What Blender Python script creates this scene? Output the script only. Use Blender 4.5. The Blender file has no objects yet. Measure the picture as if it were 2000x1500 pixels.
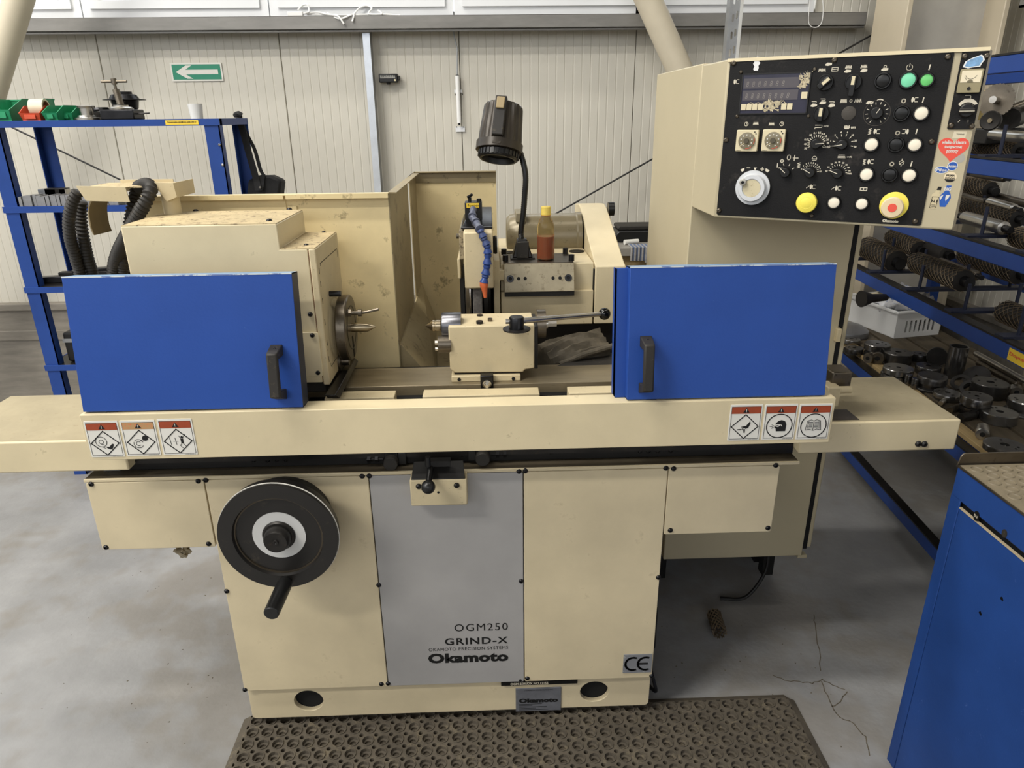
import bpy, bmesh, math, random
from mathutils import Vector as V, Matrix as M
S = bpy.context.scene
C = S.collection
random.seed(7)
PI = math.pi

# ---------------------------------------------------------------- camera
cam_d = bpy.data.cameras.new('camera')
cam_d.sensor_width = 36.0
cam_d.lens = 24.66
cam_d.clip_start = 0.05
cam = bpy.data.objects.new('camera', cam_d)
C.objects.link(cam)
S.camera = cam
def aim(pitch, yaw, roll, loc):
    p, y, r = (math.radians(a) for a in (pitch, yaw, roll))
    F = V((math.sin(y)*math.cos(p), math.cos(y)*math.cos(p), -math.sin(p)))
    R0 = V((math.cos(y), -math.sin(y), 0)); U0 = R0.cross(F)
    R = R0*math.cos(r) + U0*math.sin(r); U = -R0*math.sin(r) + U0*math.cos(r)
    m = M((R, U, -F)).transposed().to_4x4(); m.translation = loc
    return m
cam.matrix_world = aim(20.97, 1.69, -0.65, V((0, 0, 1.6)))

# ---------------------------------------------------------------- light
wd = bpy.data.worlds.new('daylight'); S.world = wd
wd.use_nodes = True
wd.node_tree.nodes['Background'].inputs[0].default_value = (0.95, 0.97, 1.0, 1)
wd.node_tree.nodes['Background'].inputs[1].default_value = 2.1
def lamp(name, loc, target, sx, sy, power, col):
    d = bpy.data.lights.new(name, 'AREA'); d.shape = 'RECTANGLE'; d.size = sx; d.size_y = sy
    d.energy = power; d.color = col
    o = bpy.data.objects.new(name, d); C.objects.link(o); o.location = loc
    o.rotation_euler = (V(target) - V(loc)).to_track_quat('-Z', 'Y').to_euler()
    return o
WARM = (1.0, 0.96, 0.89)
for lx, ly, pw in ((-2.2, 0.45, 140), (-2.4, 2.7, 110), (1.6, 1.4, 30), (-4.2, -1.4, 260)):  # overhead strips; the right-hand one is fill added to brighten the rack
    lamp('ceiling_strip_and_fill', (lx, ly, 5.3), (lx, ly, 0), 2.6, 0.3, pw, WARM)
S.view_settings.view_transform = 'Standard'
S.view_settings.look = 'None'
S.view_settings.exposure = 0.2
S.view_settings.gamma = 1.0
S.view_settings.use_curve_mapping = False

# ---------------------------------------------------------------- materials
def lin(c):
    return tuple(((x/255)/12.92 if x/255 <= .04045 else ((x/255+.055)/1.055)**2.4) for x in c)
MATS = {}
def mat(name, c, rough=.5, metal=0.0, mot=.08, ms=7.0, dirt=0.0, ds=45.0, dc=(52, 42, 28), thr=.6, bump=0.0, bs=250.0, spec=.5, alpha=1.0, trans=0.0, stretch=None, ior=1.45):
    m = bpy.data.materials.new(name); m.use_nodes = True
    nt = m.node_tree; N = nt.nodes; L = nt.links
    b = N['Principled BSDF']; b.inputs['Roughness'].default_value = rough; b.inputs['Metallic'].default_value = metal
    b.inputs['Specular IOR Level'].default_value = spec; b.inputs['IOR'].default_value = ior
    if trans: b.inputs['Transmission Weight'].default_value = trans
    lc = lin(c)
    tc = N.new('ShaderNodeTexCoord'); src = tc.outputs['Object']
    if stretch:
        mp = N.new('ShaderNodeMapping'); mp.inputs['Scale'].default_value = stretch; L.new(src, mp.inputs[0]); src = mp.outputs[0]
    n1 = N.new('ShaderNodeTexNoise'); n1.inputs['Scale'].default_value = ms; n1.inputs['Detail'].default_value = 5; n1.inputs['Roughness'].default_value = .6
    L.new(src, n1.inputs['Vector'])
    r1 = N.new('ShaderNodeValToRGB')
    r1.color_ramp.elements[0].position = .32; r1.color_ramp.elements[1].position = .68
    r1.color_ramp.elements[0].color = (*[max(0, x*(1-mot)) for x in lc], 1); r1.color_ramp.elements[1].color = (*[min(1, x*(1+mot*.7)) for x in lc], 1)
    L.new(n1.outputs[0], r1.inputs[0]); col = r1.outputs[0]
    if dirt:
        n2 = N.new('ShaderNodeTexNoise'); n2.inputs['Scale'].default_value = ds; n2.inputs['Detail'].default_value = 4; n2.inputs['Roughness'].default_value = .75
        L.new(src, n2.inputs['Vector'])
        r2 = N.new('ShaderNodeValToRGB'); r2.color_ramp.elements[0].position = thr; r2.color_ramp.elements[1].position = thr+.09
        r2.color_ramp.elements[0].color = (0, 0, 0, 1); r2.color_ramp.elements[1].color = (dirt, dirt, dirt, 1)
        L.new(n2.outputs[0], r2.inputs[0])
        mx = N.new('ShaderNodeMix'); mx.data_type = 'RGBA'; mx.inputs[7].default_value = (*lin(dc), 1)
        L.new(r2.outputs[0], mx.inputs[0]); L.new(col, mx.inputs[6]); col = mx.outputs[2]
    L.new(col, b.inputs['Base Color'])
    if bump:
        n3 = N.new('ShaderNodeTexNoise'); n3.inputs['Scale'].default_value = bs; n3.inputs['Detail'].default_value = 3
        L.new(src, n3.inputs['Vector'])
        bp = N.new('ShaderNodeBump'); bp.inputs['Strength'].default_value = bump; bp.inputs['Distance'].default_value = .002
        L.new(n3.outputs[0], bp.inputs['Height']); L.new(bp.outputs[0], b.inputs['Normal'])
    MATS[name] = m
    return m
cream = mat('cream_paint', (208, 194, 160), .42, mot=.07, dirt=.35, ds=28, thr=.66, dc=(110, 92, 62), bump=.05)
cream_dirty = mat('cream_paint_oily', (200, 185, 150), .5, mot=.12, dirt=.75, ds=85, thr=.64, dc=(70, 56, 36), bump=.08)
cream_base = mat('cream_paint_base', (202, 188, 156), .45, mot=.08, dirt=.25, ds=14, thr=.63, dc=(120, 100, 70), bump=.04)
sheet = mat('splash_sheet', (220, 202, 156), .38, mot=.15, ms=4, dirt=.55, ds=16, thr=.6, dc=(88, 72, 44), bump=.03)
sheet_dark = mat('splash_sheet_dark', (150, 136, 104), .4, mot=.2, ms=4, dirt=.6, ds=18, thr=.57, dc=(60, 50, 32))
pod_cream = mat('cabinet_cream', (184, 173, 144), .45, mot=.05, ms=3, bump=.03)
blue = mat('blue_door_paint', (38, 72, 146), .42, spec=.3, mot=.06, dirt=.25, ds=90, thr=.72, dc=(150, 170, 205), bump=.12, bs=180)
blue_edge = mat('worn_blue_edge', (120, 152, 185), .45, mot=.15, ms=30, dirt=.6, ds=60, thr=.6, dc=(190, 198, 200))
rackblue = mat('rack_blue', (38, 68, 136), .42, spec=.3, mot=.1, dirt=.25, ds=120, thr=.66, dc=(28, 32, 50))
navy = mat('cabinet_blue', (30, 62, 122), .45, spec=.3, mot=.14, ms=5, dirt=.55, ds=38, thr=.66, dc=(90, 116, 176), bump=.08)
silver = mat('silver_paint', (160, 158, 156), .42, metal=.1, mot=.06, dirt=.6, ds=110, thr=.74, dc=(225, 225, 220))
black = mat('black_paint', (24, 23, 22), .45, mot=.2)
blackpanel = mat('panel_black', (20, 19, 19), .55, spec=.3, mot=.25, ms=6, dirt=.45, ds=11, thr=.6, dc=(70, 65, 60), bump=.2, bs=500)
blackpl = mat('black_plastic', (20, 20, 20), .35, mot=.1)
rubber = mat('black_rubber', (38, 35, 31), .6, mot=.2, dirt=.4, ds=40, dc=(110, 98, 76))
dark = mat('dark_void', (8, 8, 8), .8, mot=.1)
steel = mat('bright_steel', (190, 186, 178), .28, metal=1, mot=.12, ms=20)
steel_dk = mat('oily_steel', (112, 104, 92), .34, metal=.9, mot=.25, ms=14, dirt=.5, ds=40, dc=(40, 32, 24))
gunmetal = mat('gunmetal', (52, 52, 54), .3, metal=.85, mot=.25, ms=15)
iron = mat('black_iron', (44, 42, 40), .4, metal=.55, mot=.3, ms=20, dirt=.4, ds=60, dc=(84, 70, 56))
tablemat = mat('ground_table', (138, 126, 102), .36, metal=.45, mot=.16, ms=5, stretch=(1, 8, 8), dirt=.4, ds=30, dc=(80, 66, 44))
galv = mat('galvanised', (158, 160, 162), .42, metal=.6, mot=.14, ms=12)
railm = mat('rail_steel', (132, 130, 126), .5, metal=.35, mot=.14, ms=6, stretch=(1, 4, 4))
wallm = mat('wall_panel', (200, 196, 184), .42, mot=.035, ms=1.2)
white = mat('white_frame', (226, 228, 230), .4, mot=.02)
whitepl = mat('white_plastic', (230, 230, 228), .4, mot=.04)
paper = mat('label_white', (216, 214, 206), .5, mot=.03)
ink = mat('ink_black', (14, 14, 14), .6, mot=.0)
red = mat('label_red', (150, 66, 36), .5, mot=.1, ms=60)
orange_red = mat('sticker_red', (226, 84, 68), .5, mot=.03)
yellow = mat('label_yellow', (236, 200, 60), .5, mot=.05)
estop_y = mat('signal_yellow', (244, 226, 92), .45, mot=.03)
silk = mat('silkscreen', (214, 206, 186), .5, mot=.05)
lensw = mat('button_white', (246, 236, 214), .35, mot=.03)
lensg = mat('button_green', (112, 206, 118), .3, mot=.02)
lensa = mat('button_aqua', (128, 222, 176), .3, mot=.02)
beigepl = mat('beige_plastic', (214, 202, 168), .45, mot=.05)
concrete = mat('concrete', (141, 141, 141), .38, mot=.2, ms=3.5, dirt=.38, ds=1.6, thr=.48, dc=(118, 109, 94), bump=.5, bs=55)
plinthm = mat('plinth', (128, 122, 112), .6, mot=.18, ms=6, stretch=(1, 6, 6))
wood = mat('pale_wood', (176, 152, 108), .6, mot=.2, ms=8, stretch=(8, 1, 8))
glass = mat('clear_glass', (240, 245, 248), .03, trans=1.0, mot=0)

# ---------------------------------------------------------------- mesh helpers
class MB:
    def __init__(s): s.v = []; s.f = []
    def add(s, vs, fs):
        n = len(s.v); s.v += [V(p) for p in vs]; s.f += [tuple(i+n for i in f) for f in fs]; return s
    def box(s, x0, x1, y0, y1, z0, z1, m=None):
        vs = [V((x, y, z)) for x in (x0, x1) for y in (y0, y1) for z in (z0, z1)]
        if m: vs = [m @ p for p in vs]
        return s.add(vs, [(0, 1, 3, 2), (4, 6, 7, 5), (0, 4, 5, 1), (2, 3, 7, 6), (0, 2, 6, 4), (1, 5, 7, 3)])
    def hull(s, a, b):                       # two matching loops joined
        n = len(a)
        return s.add(list(a)+list(b), [tuple(range(n-1, -1, -1)), tuple(range(n, 2*n))] + [(i, (i+1) % n, n+(i+1) % n, n+i) for i in range(n)])
    def prism(s, pts, m, d):                 # 2-D loop in frame m, thickness d along +w
        return s.hull([m @ V((p[0], p[1], 0)) for p in pts], [m @ V((p[0], p[1], d)) for p in pts])
    def ring(s, p0, p1, prof, n=24): return s.lathe(p0, p1, list(prof)+[prof[0]], n, False)
    def lathe(s, p0, p1, prof, n=24, caps=True):        # profile of (t along p0->p1 in metres, radius)
        p0 = V(p0); ax = (V(p1)-p0).normalized(); u = ax.orthogonal().normalized(); w = ax.cross(u)
        rings = []
        vs = []; fs = []
        for t, r in prof:
            c = p0+ax*t
            if r < 1e-6: rings.append([len(vs)]); vs.append(c)
            else:
                rings.append(list(range(len(vs), len(vs)+n)))
                vs += [c+(u*math.cos(2*PI*i/n)+w*math.sin(2*PI*i/n))*r for i in range(n)]
        for a, b in zip(rings, rings[1:]):
            for i in range(n):
                j = (i+1) % n
                if len(a) == 1 and len(b) == 1: continue
                if len(a) == 1: fs.append((a[0], b[j], b[i]))
                elif len(b) == 1: fs.append((a[i], a[j], b[0]))
                else: fs.append((a[i], a[j], b[j], b[i]))
        if caps and len(rings[0]) > 1: fs.append(tuple(reversed(rings[0])))
        if caps and len(rings[-1]) > 1: fs.append(tuple(rings[-1]))
        return s.add(vs, fs)
    def cyl(s, p0, p1, r0, r1=None, n=24):
        L = (V(p1)-V(p0)).length
        return s.lathe(p0, p1, [(0, r0), (L, r0 if r1 is None else r1)], n)
    def tube(s, pts, r, n=12, close=False):
        pts = [V(p) for p in pts]; N = len(pts); rr = r if hasattr(r, '__len__') else [r]*N
        t0 = (pts[1]-pts[0]).normalized(); u = t0.orthogonal().normalized(); vs = []; fs = []
        for i, p in enumerate(pts):
            t = (pts[min(i+1, N-1)]-pts[max(i-1, 0)]).normalized()
            u = (u-t*u.dot(t)).normalized(); w = t.cross(u)
            vs += [p+(u*math.cos(2*PI*k/n)+w*math.sin(2*PI*k/n))*rr[i] for k in range(n)]
        for i in range(N-1):
            for k in range(n):
                fs.append((i*n+k, i*n+(k+1) % n, (i+1)*n+(k+1) % n, (i+1)*n+k))
        fs += [tuple(range(n-1, -1, -1)), tuple(range((N-1)*n, N*n))]
        return s.add(vs, fs)
    def sphere(s, c, r, n=20):
        c = V(c); return s.lathe(c-V((0, 0, r)), c, [(r-r*math.cos(PI*i/12), r*math.sin(PI*i/12)) for i in range(13)], n)
LOC = {}
def to_mesh(name, mb, m, off=V((0, 0, 0)), smooth=35):
    me = bpy.data.meshes.new(name)
    me.from_pydata([p-off for p in mb.v], [], mb.f)
    bm = bmesh.new(); bm.from_mesh(me); bmesh.ops.recalc_face_normals(bm, faces=bm.faces); bm.to_mesh(me); bm.free()
    if smooth:
        for p in me.polygons: p.use_smooth = True
        me.set_sharp_from_angle(angle=math.radians(smooth))
    me.materials.append(m)
    return me
def tag(o, label, cat, group=None, kind=None):
    if label: o['label'] = label
    if cat: o['category'] = cat
    if group: o['group'] = group
    if kind: o['kind'] = kind
    return o
def thing(name, label, cat, loc, group=None):
    o = bpy.data.objects.new(name, None); C.objects.link(o); o.location = V(loc); o.empty_display_size = .05
    LOC[o.name] = V(loc); return tag(o, label, cat, group)
def put(name, me, parent=None, pos=None, rot=None, bevel=0.0, seg=2):
    o = bpy.data.objects.new(name, me); C.objects.link(o)
    if parent is not None:
        o.parent = parent; LOC[o.name] = LOC[parent.name]
    else: LOC[o.name] = V((0, 0, 0))
    if pos is not None: o.location = V(pos)-(LOC[parent.name] if parent is not None else V((0, 0, 0)))
    if rot is not None: o.rotation_euler = rot
    if bevel:
        b = o.modifiers.new('bevel', 'BEVEL'); b.width = bevel; b.segments = seg; b.limit_method = 'ANGLE'; b.angle_limit = math.radians(40)
        b.harden_normals = False
    return o
def part(mb, name, m, parent, bevel=0.0, label=None, smooth=35, seg=2):
    me = to_mesh(name, mb, m, LOC[parent.name], smooth)
    o = put(name, me, parent, None, None, bevel, seg)
    if label: o['label'] = label
    return o
def solo(mb, name, m, label, cat, group=None, bevel=0.0, kind=None, smooth=35):   # a thing that is one mesh
    lo = V((min(p.x for p in mb.v), min(p.y for p in mb.v), min(p.z for p in mb.v))); hi = V((max(p.x for p in mb.v), max(p.y for p in mb.v), max(p.z for p in mb.v)))
    c = V(((lo.x+hi.x)/2, (lo.y+hi.y)/2, lo.z))
    o = put(name, to_mesh(name, mb, m, c, smooth), None, c, None, bevel); LOC[o.name] = c
    return tag(o, label, cat, group, kind)
def frame(o, u, v):                          # matrix with axes u, v, u x v at o
    u = V(u).normalized(); v = V(v).normalized(); w = u.cross(v)
    m = M((u, v, w)).transposed().to_4x4(); m.translation = V(o); return m
FRONT = lambda x, y, z: frame((x, y, z), (1, 0, 0), (0, 0, 1))       # w points to -Y, towards the viewer
def curve_mesh(cu):
    ob = bpy.data.objects.new('tmp', cu); me = bpy.data.meshes.new_from_object(ob)
    bpy.data.objects.remove(ob); bpy.data.curves.remove(cu); return me
def flat(loops, m, d):                       # filled 2-D loops (inner loops are holes), thickness d
    cu = bpy.data.curves.new('f', 'CURVE'); cu.dimensions = '2D'; cu.fill_mode = 'BOTH'; cu.extrude = d/2
    for lp in loops:
        sp = cu.splines.new('POLY'); sp.points.add(len(lp)-1); sp.use_cyclic_u = True
        for q, p in zip(sp.points, lp): q.co = (p[0], p[1], 0, 1)
    me = curve_mesh(cu); mb = MB()
    mb.add([m @ V((p.co.x, p.co.y, p.co.z+d/2)) for p in me.vertices], [tuple(p.vertices) for p in me.polygons])
    bpy.data.meshes.remove(me); return mb
def weld(mb, dist=1e-5):
    bm = bmesh.new(); vs = [bm.verts.new(p) for p in mb.v]
    for f in mb.f:
        try: bm.faces.new([vs[i] for i in f])
        except ValueError: pass
    bmesh.ops.remove_doubles(bm, verts=bm.verts, dist=dist); bm.verts.index_update()
    r = MB(); r.v = [v.co.copy() for v in bm.verts]; r.f = [tuple(v.index for v in f.verts) for f in bm.faces]; bm.free(); return r
def circ(cx, cy, r, n=24, ry=None): return [(cx+r*math.cos(2*PI*i/n), cy+(ry or r)*math.sin(2*PI*i/n)) for i in range(n)]
def rrect(x0, y0, x1, y1, r, n=4):
    out = []
    for cx, cy, a in ((x1-r, y1-r, 0), (x0+r, y1-r, PI/2), (x0+r, y0+r, PI), (x1-r, y0+r, 1.5*PI)):
        out += [(cx+r*math.cos(a+PI/2*i/n), cy+r*math.sin(a+PI/2*i/n)) for i in range(n+1)]
    return out
def strokes(lines, w, m, d=.0005):           # polylines of width w lying on frame m
    mb = MB()
    for ln in lines:
        for a, b in zip(ln, ln[1:]):
            dx, dy = b[0]-a[0], b[1]-a[1]; L = math.hypot(dx, dy) or 1e-6; dx /= L; dy /= L; nx, ny = -dy*w/2, dx*w/2
            ax, ay, bx, by = a[0]-dx*w*.35, a[1]-dy*w*.35, b[0]+dx*w*.35, b[1]+dy*w*.35
            mb.prism([(ax+nx, ay+ny), (ax-nx, ay-ny), (bx-nx, by-ny), (bx+nx, by+ny)], m, d)
    return mb
def arc(cx, cy, r, a0, a1, n=12, ry=None): return [(cx+r*math.cos(math.radians(a0+(a1-a0)*i/n)), cy+(ry or r)*math.sin(math.radians(a0+(a1-a0)*i/n))) for i in range(n+1)]
def text(s, m, h, mt, parent, name='lettering', width=None, bold=0.0, align='LEFT', d=.0006, space=1.0, label=None, shear=0.0):
    cu = bpy.data.curves.new('t', 'FONT'); cu.body = s; cu.size = 1; cu.offset = bold; cu.space_character = space; cu.shear = shear; cu.resolution_u = 3
    me = curve_mesh(cu)
    xs = [p.co.x for p in me.vertices]; ys = [p.co.y for p in me.vertices]
    x0, x1, y0, y1 = min(xs), max(xs), min(ys), max(ys)
    sy = h/(y1-y0); sx = width/(x1-x0) if width else sy
    ox = {'LEFT': -x0*sx, 'CENTER': -(x0+x1)/2*sx, 'RIGHT': -x1*sx}[align]
    mb = MB(); vs = [V((p.co.x*sx+ox, (p.co.y-y0)*sy, 0)) for p in me.vertices]
    mb.add([m @ (p+V((0, 0, d))) for p in vs], [tuple(p.vertices) for p in me.polygons])
    bpy.data.meshes.remove(me)
    return part(mb, name, mt, parent, label=label, smooth=0)
def catmull(pts, k=6):
    pts = [V(p) for p in pts]; out = []
    P = [pts[0]*2-pts[1]]+pts+[pts[-1]*2-pts[-2]]
    for i in range(1, len(P)-2):
        a, b, c, d = P[i-1:i+3]
        for j in range(k):
            t = j/k; out.append(.5*((2*b)+(c-a)*t+(2*a-5*b+4*c-d)*t*t+(3*b-3*c+d-a)*t**3))
    return out+[pts[-1]]
_sm = {}
def screw(parent, pos, r=.006, n=(0, -1, 0), m=None, name='screw'):
    """domed hex-socket screw, facing n"""
    m = m or gunmetal; key = (round(r, 4), m.name)
    if key not in _sm:
        mb = MB().lathe((0, 0, 0), (0, 0, 1), [(-.002, r), (r*.15, r), (r*.5, r*.85), (r*.75, r*.5), (r*.75, r*.42), (r*.35, r*.4), (r*.35, 0)], 14)
        _sm[key] = to_mesh('screw', mb, m)
    return put(name, _sm[key], parent, pos, V(n).to_track_quat('Z', 'Y').to_euler())
def setting(o, kind='structure'): o['kind'] = kind; return o
def struct_root(name, loc=(0, 0, 0)):
    o = bpy.data.objects.new(name, None); C.objects.link(o); o.location = V(loc); LOC[o.name] = V(loc); return setting(o)
def struct(mb, name, m, bevel=0.0):
    o = put(name, to_mesh(name, mb, m), None, None, None, bevel); return setting(o)

cream_dusty = mat('dusty_top', (186, 168, 130), .7, mot=.2, ms=10, dirt=.8, ds=70, thr=.55, dc=(86, 70, 48))


# ================================================================ the setting
mb = MB().add([(-7.2, -6.2, 0), (2.8, -6.2, 0), (2.8, 4.2, 0), (-7.2, 4.2, 0), (-7.2, -6.2, -.1), (2.8, -6.2, -.1), (2.8, 4.2, -.1), (-7.2, 4.2, -.1)], [(0, 1, 2, 3), (4, 7, 6, 5), (0, 4, 5, 1), (1, 5, 6, 2), (2, 6, 7, 3), (3, 7, 4, 0)])
struct(mb, 'floor', concrete)

def ribbed(a, b, z0, z1, pitch=.0464, depth=.0016, back=.06):
    """one sandwich panel from plan point a to b, grooves every pitch, face on the left-hand normal"""
    a = V((a[0], a[1])); b = V((b[0], b[1])); L = (b-a).length; t = (b-a)/L; nrm = V((t.y, -t.x))
    pts = [(.0015, .004), (.004, 0)]
    k = round((L-.012)/pitch); p = (L-.012)/k
    for i in range(k):
        x = .006+i*p
        if i: pts += [(x-.0045, 0), (x-.0025, -depth), (x+.0025, -depth), (x+.0045, 0)]
    pts += [(L-.004, 0), (L-.0015, .004)]
    pts = [(x, d if j not in (0, len(pts)-1) else -.004) for j, (x, d) in enumerate(pts)]
    mb = MB(); n = len(pts)
    lo = [V((*(a+t*x+nrm*d), z0)) for x, d in pts]; hi = [V((p.x, p.y, z1)) for p in lo]
    bl = [V((*(a-nrm*back), z0)), V((*(b-nrm*back), z0))]; bh = [V((p.x, p.y, z1)) for p in bl]
    mb.add(lo+hi, [(i, i+1, n+i+1, n+i) for i in range(n-1)])
    mb.add([lo[0], lo[-1], bl[1], bl[0], hi[0], hi[-1], bh[1], bh[0]], [(3, 2, 6, 7), (0, 3, 7, 4), (1, 5, 6, 2), (0, 1, 2, 3), (4, 7, 6, 5)])
    return mb
WY = 4.05
JX = [-1.99+.927*k for k in range(-6, 6)]
wb = struct_root('wall_back', (0, WY, .62))
for a, b in zip(JX, JX[1:]):
    tall = 3.4 if a > 1.5 else 2.1
    if b > 2.6: b = 2.6
    part(ribbed((a, WY), (b, WY), .6, tall), 'wall_panel', wallm, wb, smooth=20)
part(MB().box(-7.1, 2.6, WY+.062, WY+.075, .6, 2.08), 'backing', dark, wb)
wr = struct_root('wall_right', (2.6, 2, .62))
yy = WY
while yy > -6:
    part(ribbed((2.6, yy), (2.6, yy-.927), .6, 3.4), 'wall_panel', wallm, wr, smooth=20); yy -= .927
struct(MB().box(-7.1, 2.6, WY-.03, WY+.06, 0, .58).box(-7.1, 2.6, WY-.05, WY+.06, .58, .62).box(-7.1, 2.6, WY-.04, WY-.03, .40, .46), 'baseboard_back', plinthm, .004)
struct(MB().box(2.57, 2.66, -1, WY-.03, 0, .58).box(2.55, 2.66, -1, WY-.05, .58, .62), 'baseboard_right', plinthm, .004)
# the rest of the hall, outside the picture
halld = mat('hall_far', (112, 108, 100), .7, mot=.05)
struct(MB().box(-7.2, 2.8, -6.2, 4.3, 5.8, 5.9), 'ceiling', halld)
struct(MB().box(-7.2, 2.8, -6.2, -6.1, 0, 2.3).box(-7.2, 2.8, -6.2, -6.1, 5.5, 5.8).box(-7.2, -6.6, -6.2, -6.1, 2.3, 5.5).box(2.2, 2.8, -6.2, -6.1, 2.3, 5.5), 'wall_front', halld)  # high opening added and sized to let daylight fill the machine front
struct(MB().box(-7.2, -7.1, -6.1, 4.2, 0, 2.2).box(-7.2, -7.1, -6.1, 4.2, 5.4, 5.8), 'wall_left', halld)  # unseen opening sized to let in daylight fill from the left
struct(MB().box(-7.1, 1.72, WY, WY+.08, 3.33, 5.8).box(1.72, 2.7, WY, WY+.08, 3.4, 5.8).box(2.6, 2.7, -6.1, WY, 3.4, 5.8), 'wall_upper', halld)
# steel rails under the windows
rz0, rz1 = 2.009, 2.070
def cchan(x0, x1, y, z0, z1, dep):
    return MB().box(x0, x1, y, y+.006, z0, z1).box(x0, x1, y, y+dep, z1-.006, z1).box(x0, x1, y, y+dep, z0, z0+.006).box(x0, x1, y+.012, y+.018, z0-.012, z0)
struct(cchan(-7.1, 1.94, 3.93, rz0, rz1, .12), 'trim_1', railm, .003)
struct(MB().box(2.42, 2.426, .0, 3.5, rz0+.02, rz1+.06).box(2.42, 2.6, .0, 3.5, rz1+.05, rz1+.06).box(2.42, 2.6, .0, 3.5, rz0+.02, rz0+.03), 'trim_2', railm)
# windows over the rail, one per wall panel
zb = rz1-.004
for i, (a, b) in enumerate(zip(JX, JX[1:])):
    if a > 1.0: continue
    x0, x1 = a-.02+.003, b-.02-.003
    if i == len(JX)-4: x1 = b+.06
    w = struct_root('window_%d' % (i+1), ((x0+x1)/2, 4.02, zb))
    fl = flat([[(x0, zb), (x1, zb), (x1, zb+1.25), (x0, zb+1.25)], [(x0+.045, zb+.055), (x0+.045, zb+1.2), (x1-.045, zb+1.2), (x1-.045, zb+.055)]], FRONT(0, 4.06, 0), .05)
    part(fl, 'window_frame', white, w, .004)
    fl = flat([[(x0+.04, zb+.05), (x1-.04, zb+.05), (x1-.04, zb+1.2), (x0+.04, zb+1.2)], [(x0+.095, zb+.088), (x0+.095, zb+1.15), (x1-.095, zb+1.15), (x1-.095, zb+.088)]], FRONT(0, 4.05, 0), .055)
    part(fl, 'sash', white, w, .006)
    part(MB().box(x0+.09, x1-.09, 4.03, 4.036, zb+.08, zb+1.16), 'pane', glass, w)

# ---------------------------------------------------------------- hall steelwork and things on the wall
t = thing('steel_column', 'grey painted steel I-section column in the corner behind the rack', 'column', (2.18, 3.7, 0))
colm = mat('column_paint', (196, 184, 160), .35, mot=.06, ms=3)
part(MB().box(1.94, 1.965, 3.56, 3.86, 0, 3.6), 'flange', colm, t, .004)
part(MB().box(2.395, 2.42, 3.56, 3.86, 0, 3.6), 'flange', colm, t, .004)
part(MB().box(1.965, 2.395, 3.70, 3.715, 0, 3.6), 'web', mat('web_paint', (186, 182, 174), .25, metal=.15, mot=.08), t)
tubem = mat('brace_paint', (202, 192, 170), .5, mot=.06)
for a, b, r, lb in ((V((-2.078, 3.620, 2.113)), V((-2.330, 3.620, 1.682)), .058, 'round beige diagonal brace tube at the upper left above the green bins'), (V((0.769, 3.750, 2.127)), V((0.985, 3.750, 1.745)), .062, 'round beige diagonal brace tube running down behind the control cabinet')):
    dd = (a-b).normalized()
    mb = MB().cyl(a+dd*1.2, b-dd*1.2, r, n=28).cyl(b-dd*1.2, b-dd*1.215, r*1.7).cyl(a+dd*1.2, a+dd*1.215, r*1.7)
    solo(mb, 'diagonal_brace', tubem, lb, 'brace', 'diagonal brace tubes')
t = thing('wall_strut', 'bright galvanised vertical angle strut on the wall left of the small display', 'strut', (-.6, 3.98, .62))
sx0, sx1 = -0.620, -0.584
part(MB().box(sx0, sx1, 3.965, 3.972, .62, rz0), 'face', mat('zinc', (206, 212, 220), .35, metal=.5, mot=.08, ms=20), t)
part(MB().box(sx1-.004, sx1, 3.972, 4.045, .62, rz0), 'leg', galv, t)
# slotted channel hanging behind the pod
t = thing('slotted_channel', 'galvanised slotted strut channel standing behind the control panel', 'channel', (1.067, 3.300, 1.847))
cx0, cx1 = 1.041, 1.078
holes = []
for k in range(34):
    z = .15+k*.067
    for j in (.3, .72):
        cx = cx0+(cx1-cx0)*j; holes.append(rrect(cx-.0045, z+(.0 if j < .5 else .012), cx+.0045, z+.03+(.0 if j < .5 else .012), .0044))
part(flat([[(cx0, 0), (cx1, 0), (cx1, 2.5), (cx0, 2.5)]]+holes, FRONT(0, 3.3, 0), .003), 'slotted_face', galv, t)
part(MB().box(cx1, cx1+.012, 3.292, 3.34, 0, 2.5), 'flange', mat('zinc_light', (214, 214, 210), .4, metal=.4), t)
part(MB().box(cx0-.008, cx0, 3.296, 3.34, 0, 2.5), 'flange', galv, t)
part(MB().box(cx0-.03, cx1+.03, 3.28, 3.36, 0, .01), 'foot_plate', galv, t)
# bracing rods
for a, b, lb in ((V((0.237, 3.900, 1.026)), V((2.016, 3.900, 1.989)), 'thin black diagonal bracing rod on the wall right of the lamp'), (V((-2.568, 3.900, 1.645)), V((-1.705, 3.900, 1.180)), 'thin black diagonal bracing rod behind the left shelf rack')):
    solo(MB().cyl(a, b, .0045, n=10).cyl(b, b+(b-a).normalized()*.03, .012, n=6), 'bracing_rod', black, lb, 'rod', 'diagonal bracing rods')
# arrow sign
t = thing('arrow_sign', 'green wall sign with a white arrow pointing left', 'sign', (-1.513, 4.045, 1.782))
(ax0, az1), (ax1, az0) = (-1.636, 1.871), (-1.372, 1.783)
part(MB().box(ax0, ax1, 4.043, 4.0455, az0, az1), 'plate', paper, t)
g = mat('sign_green', (44, 132, 104), .45, mot=.05, ms=30)
part(MB().box(ax0+.008, ax1-.008, 4.0422, 4.043, az0+.008, az1-.008), 'green_field', g, t)
cy = (az0+az1)/2; h = (az1-az0)*.36; xl = ax0+.025; xr = ax1-.022
arrow = [(xl, cy), (xl+.055, cy+h), (xl+.085, cy+h), (xl+.05, cy+.011), (xr, cy+.011), (xr, cy-.011), (xl+.05, cy-.011), (xl+.085, cy-h), (xl+.055, cy-h)]
part(flat([arrow], FRONT(0, 4.0422, 0), .001), 'arrow', paper, t)
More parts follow.
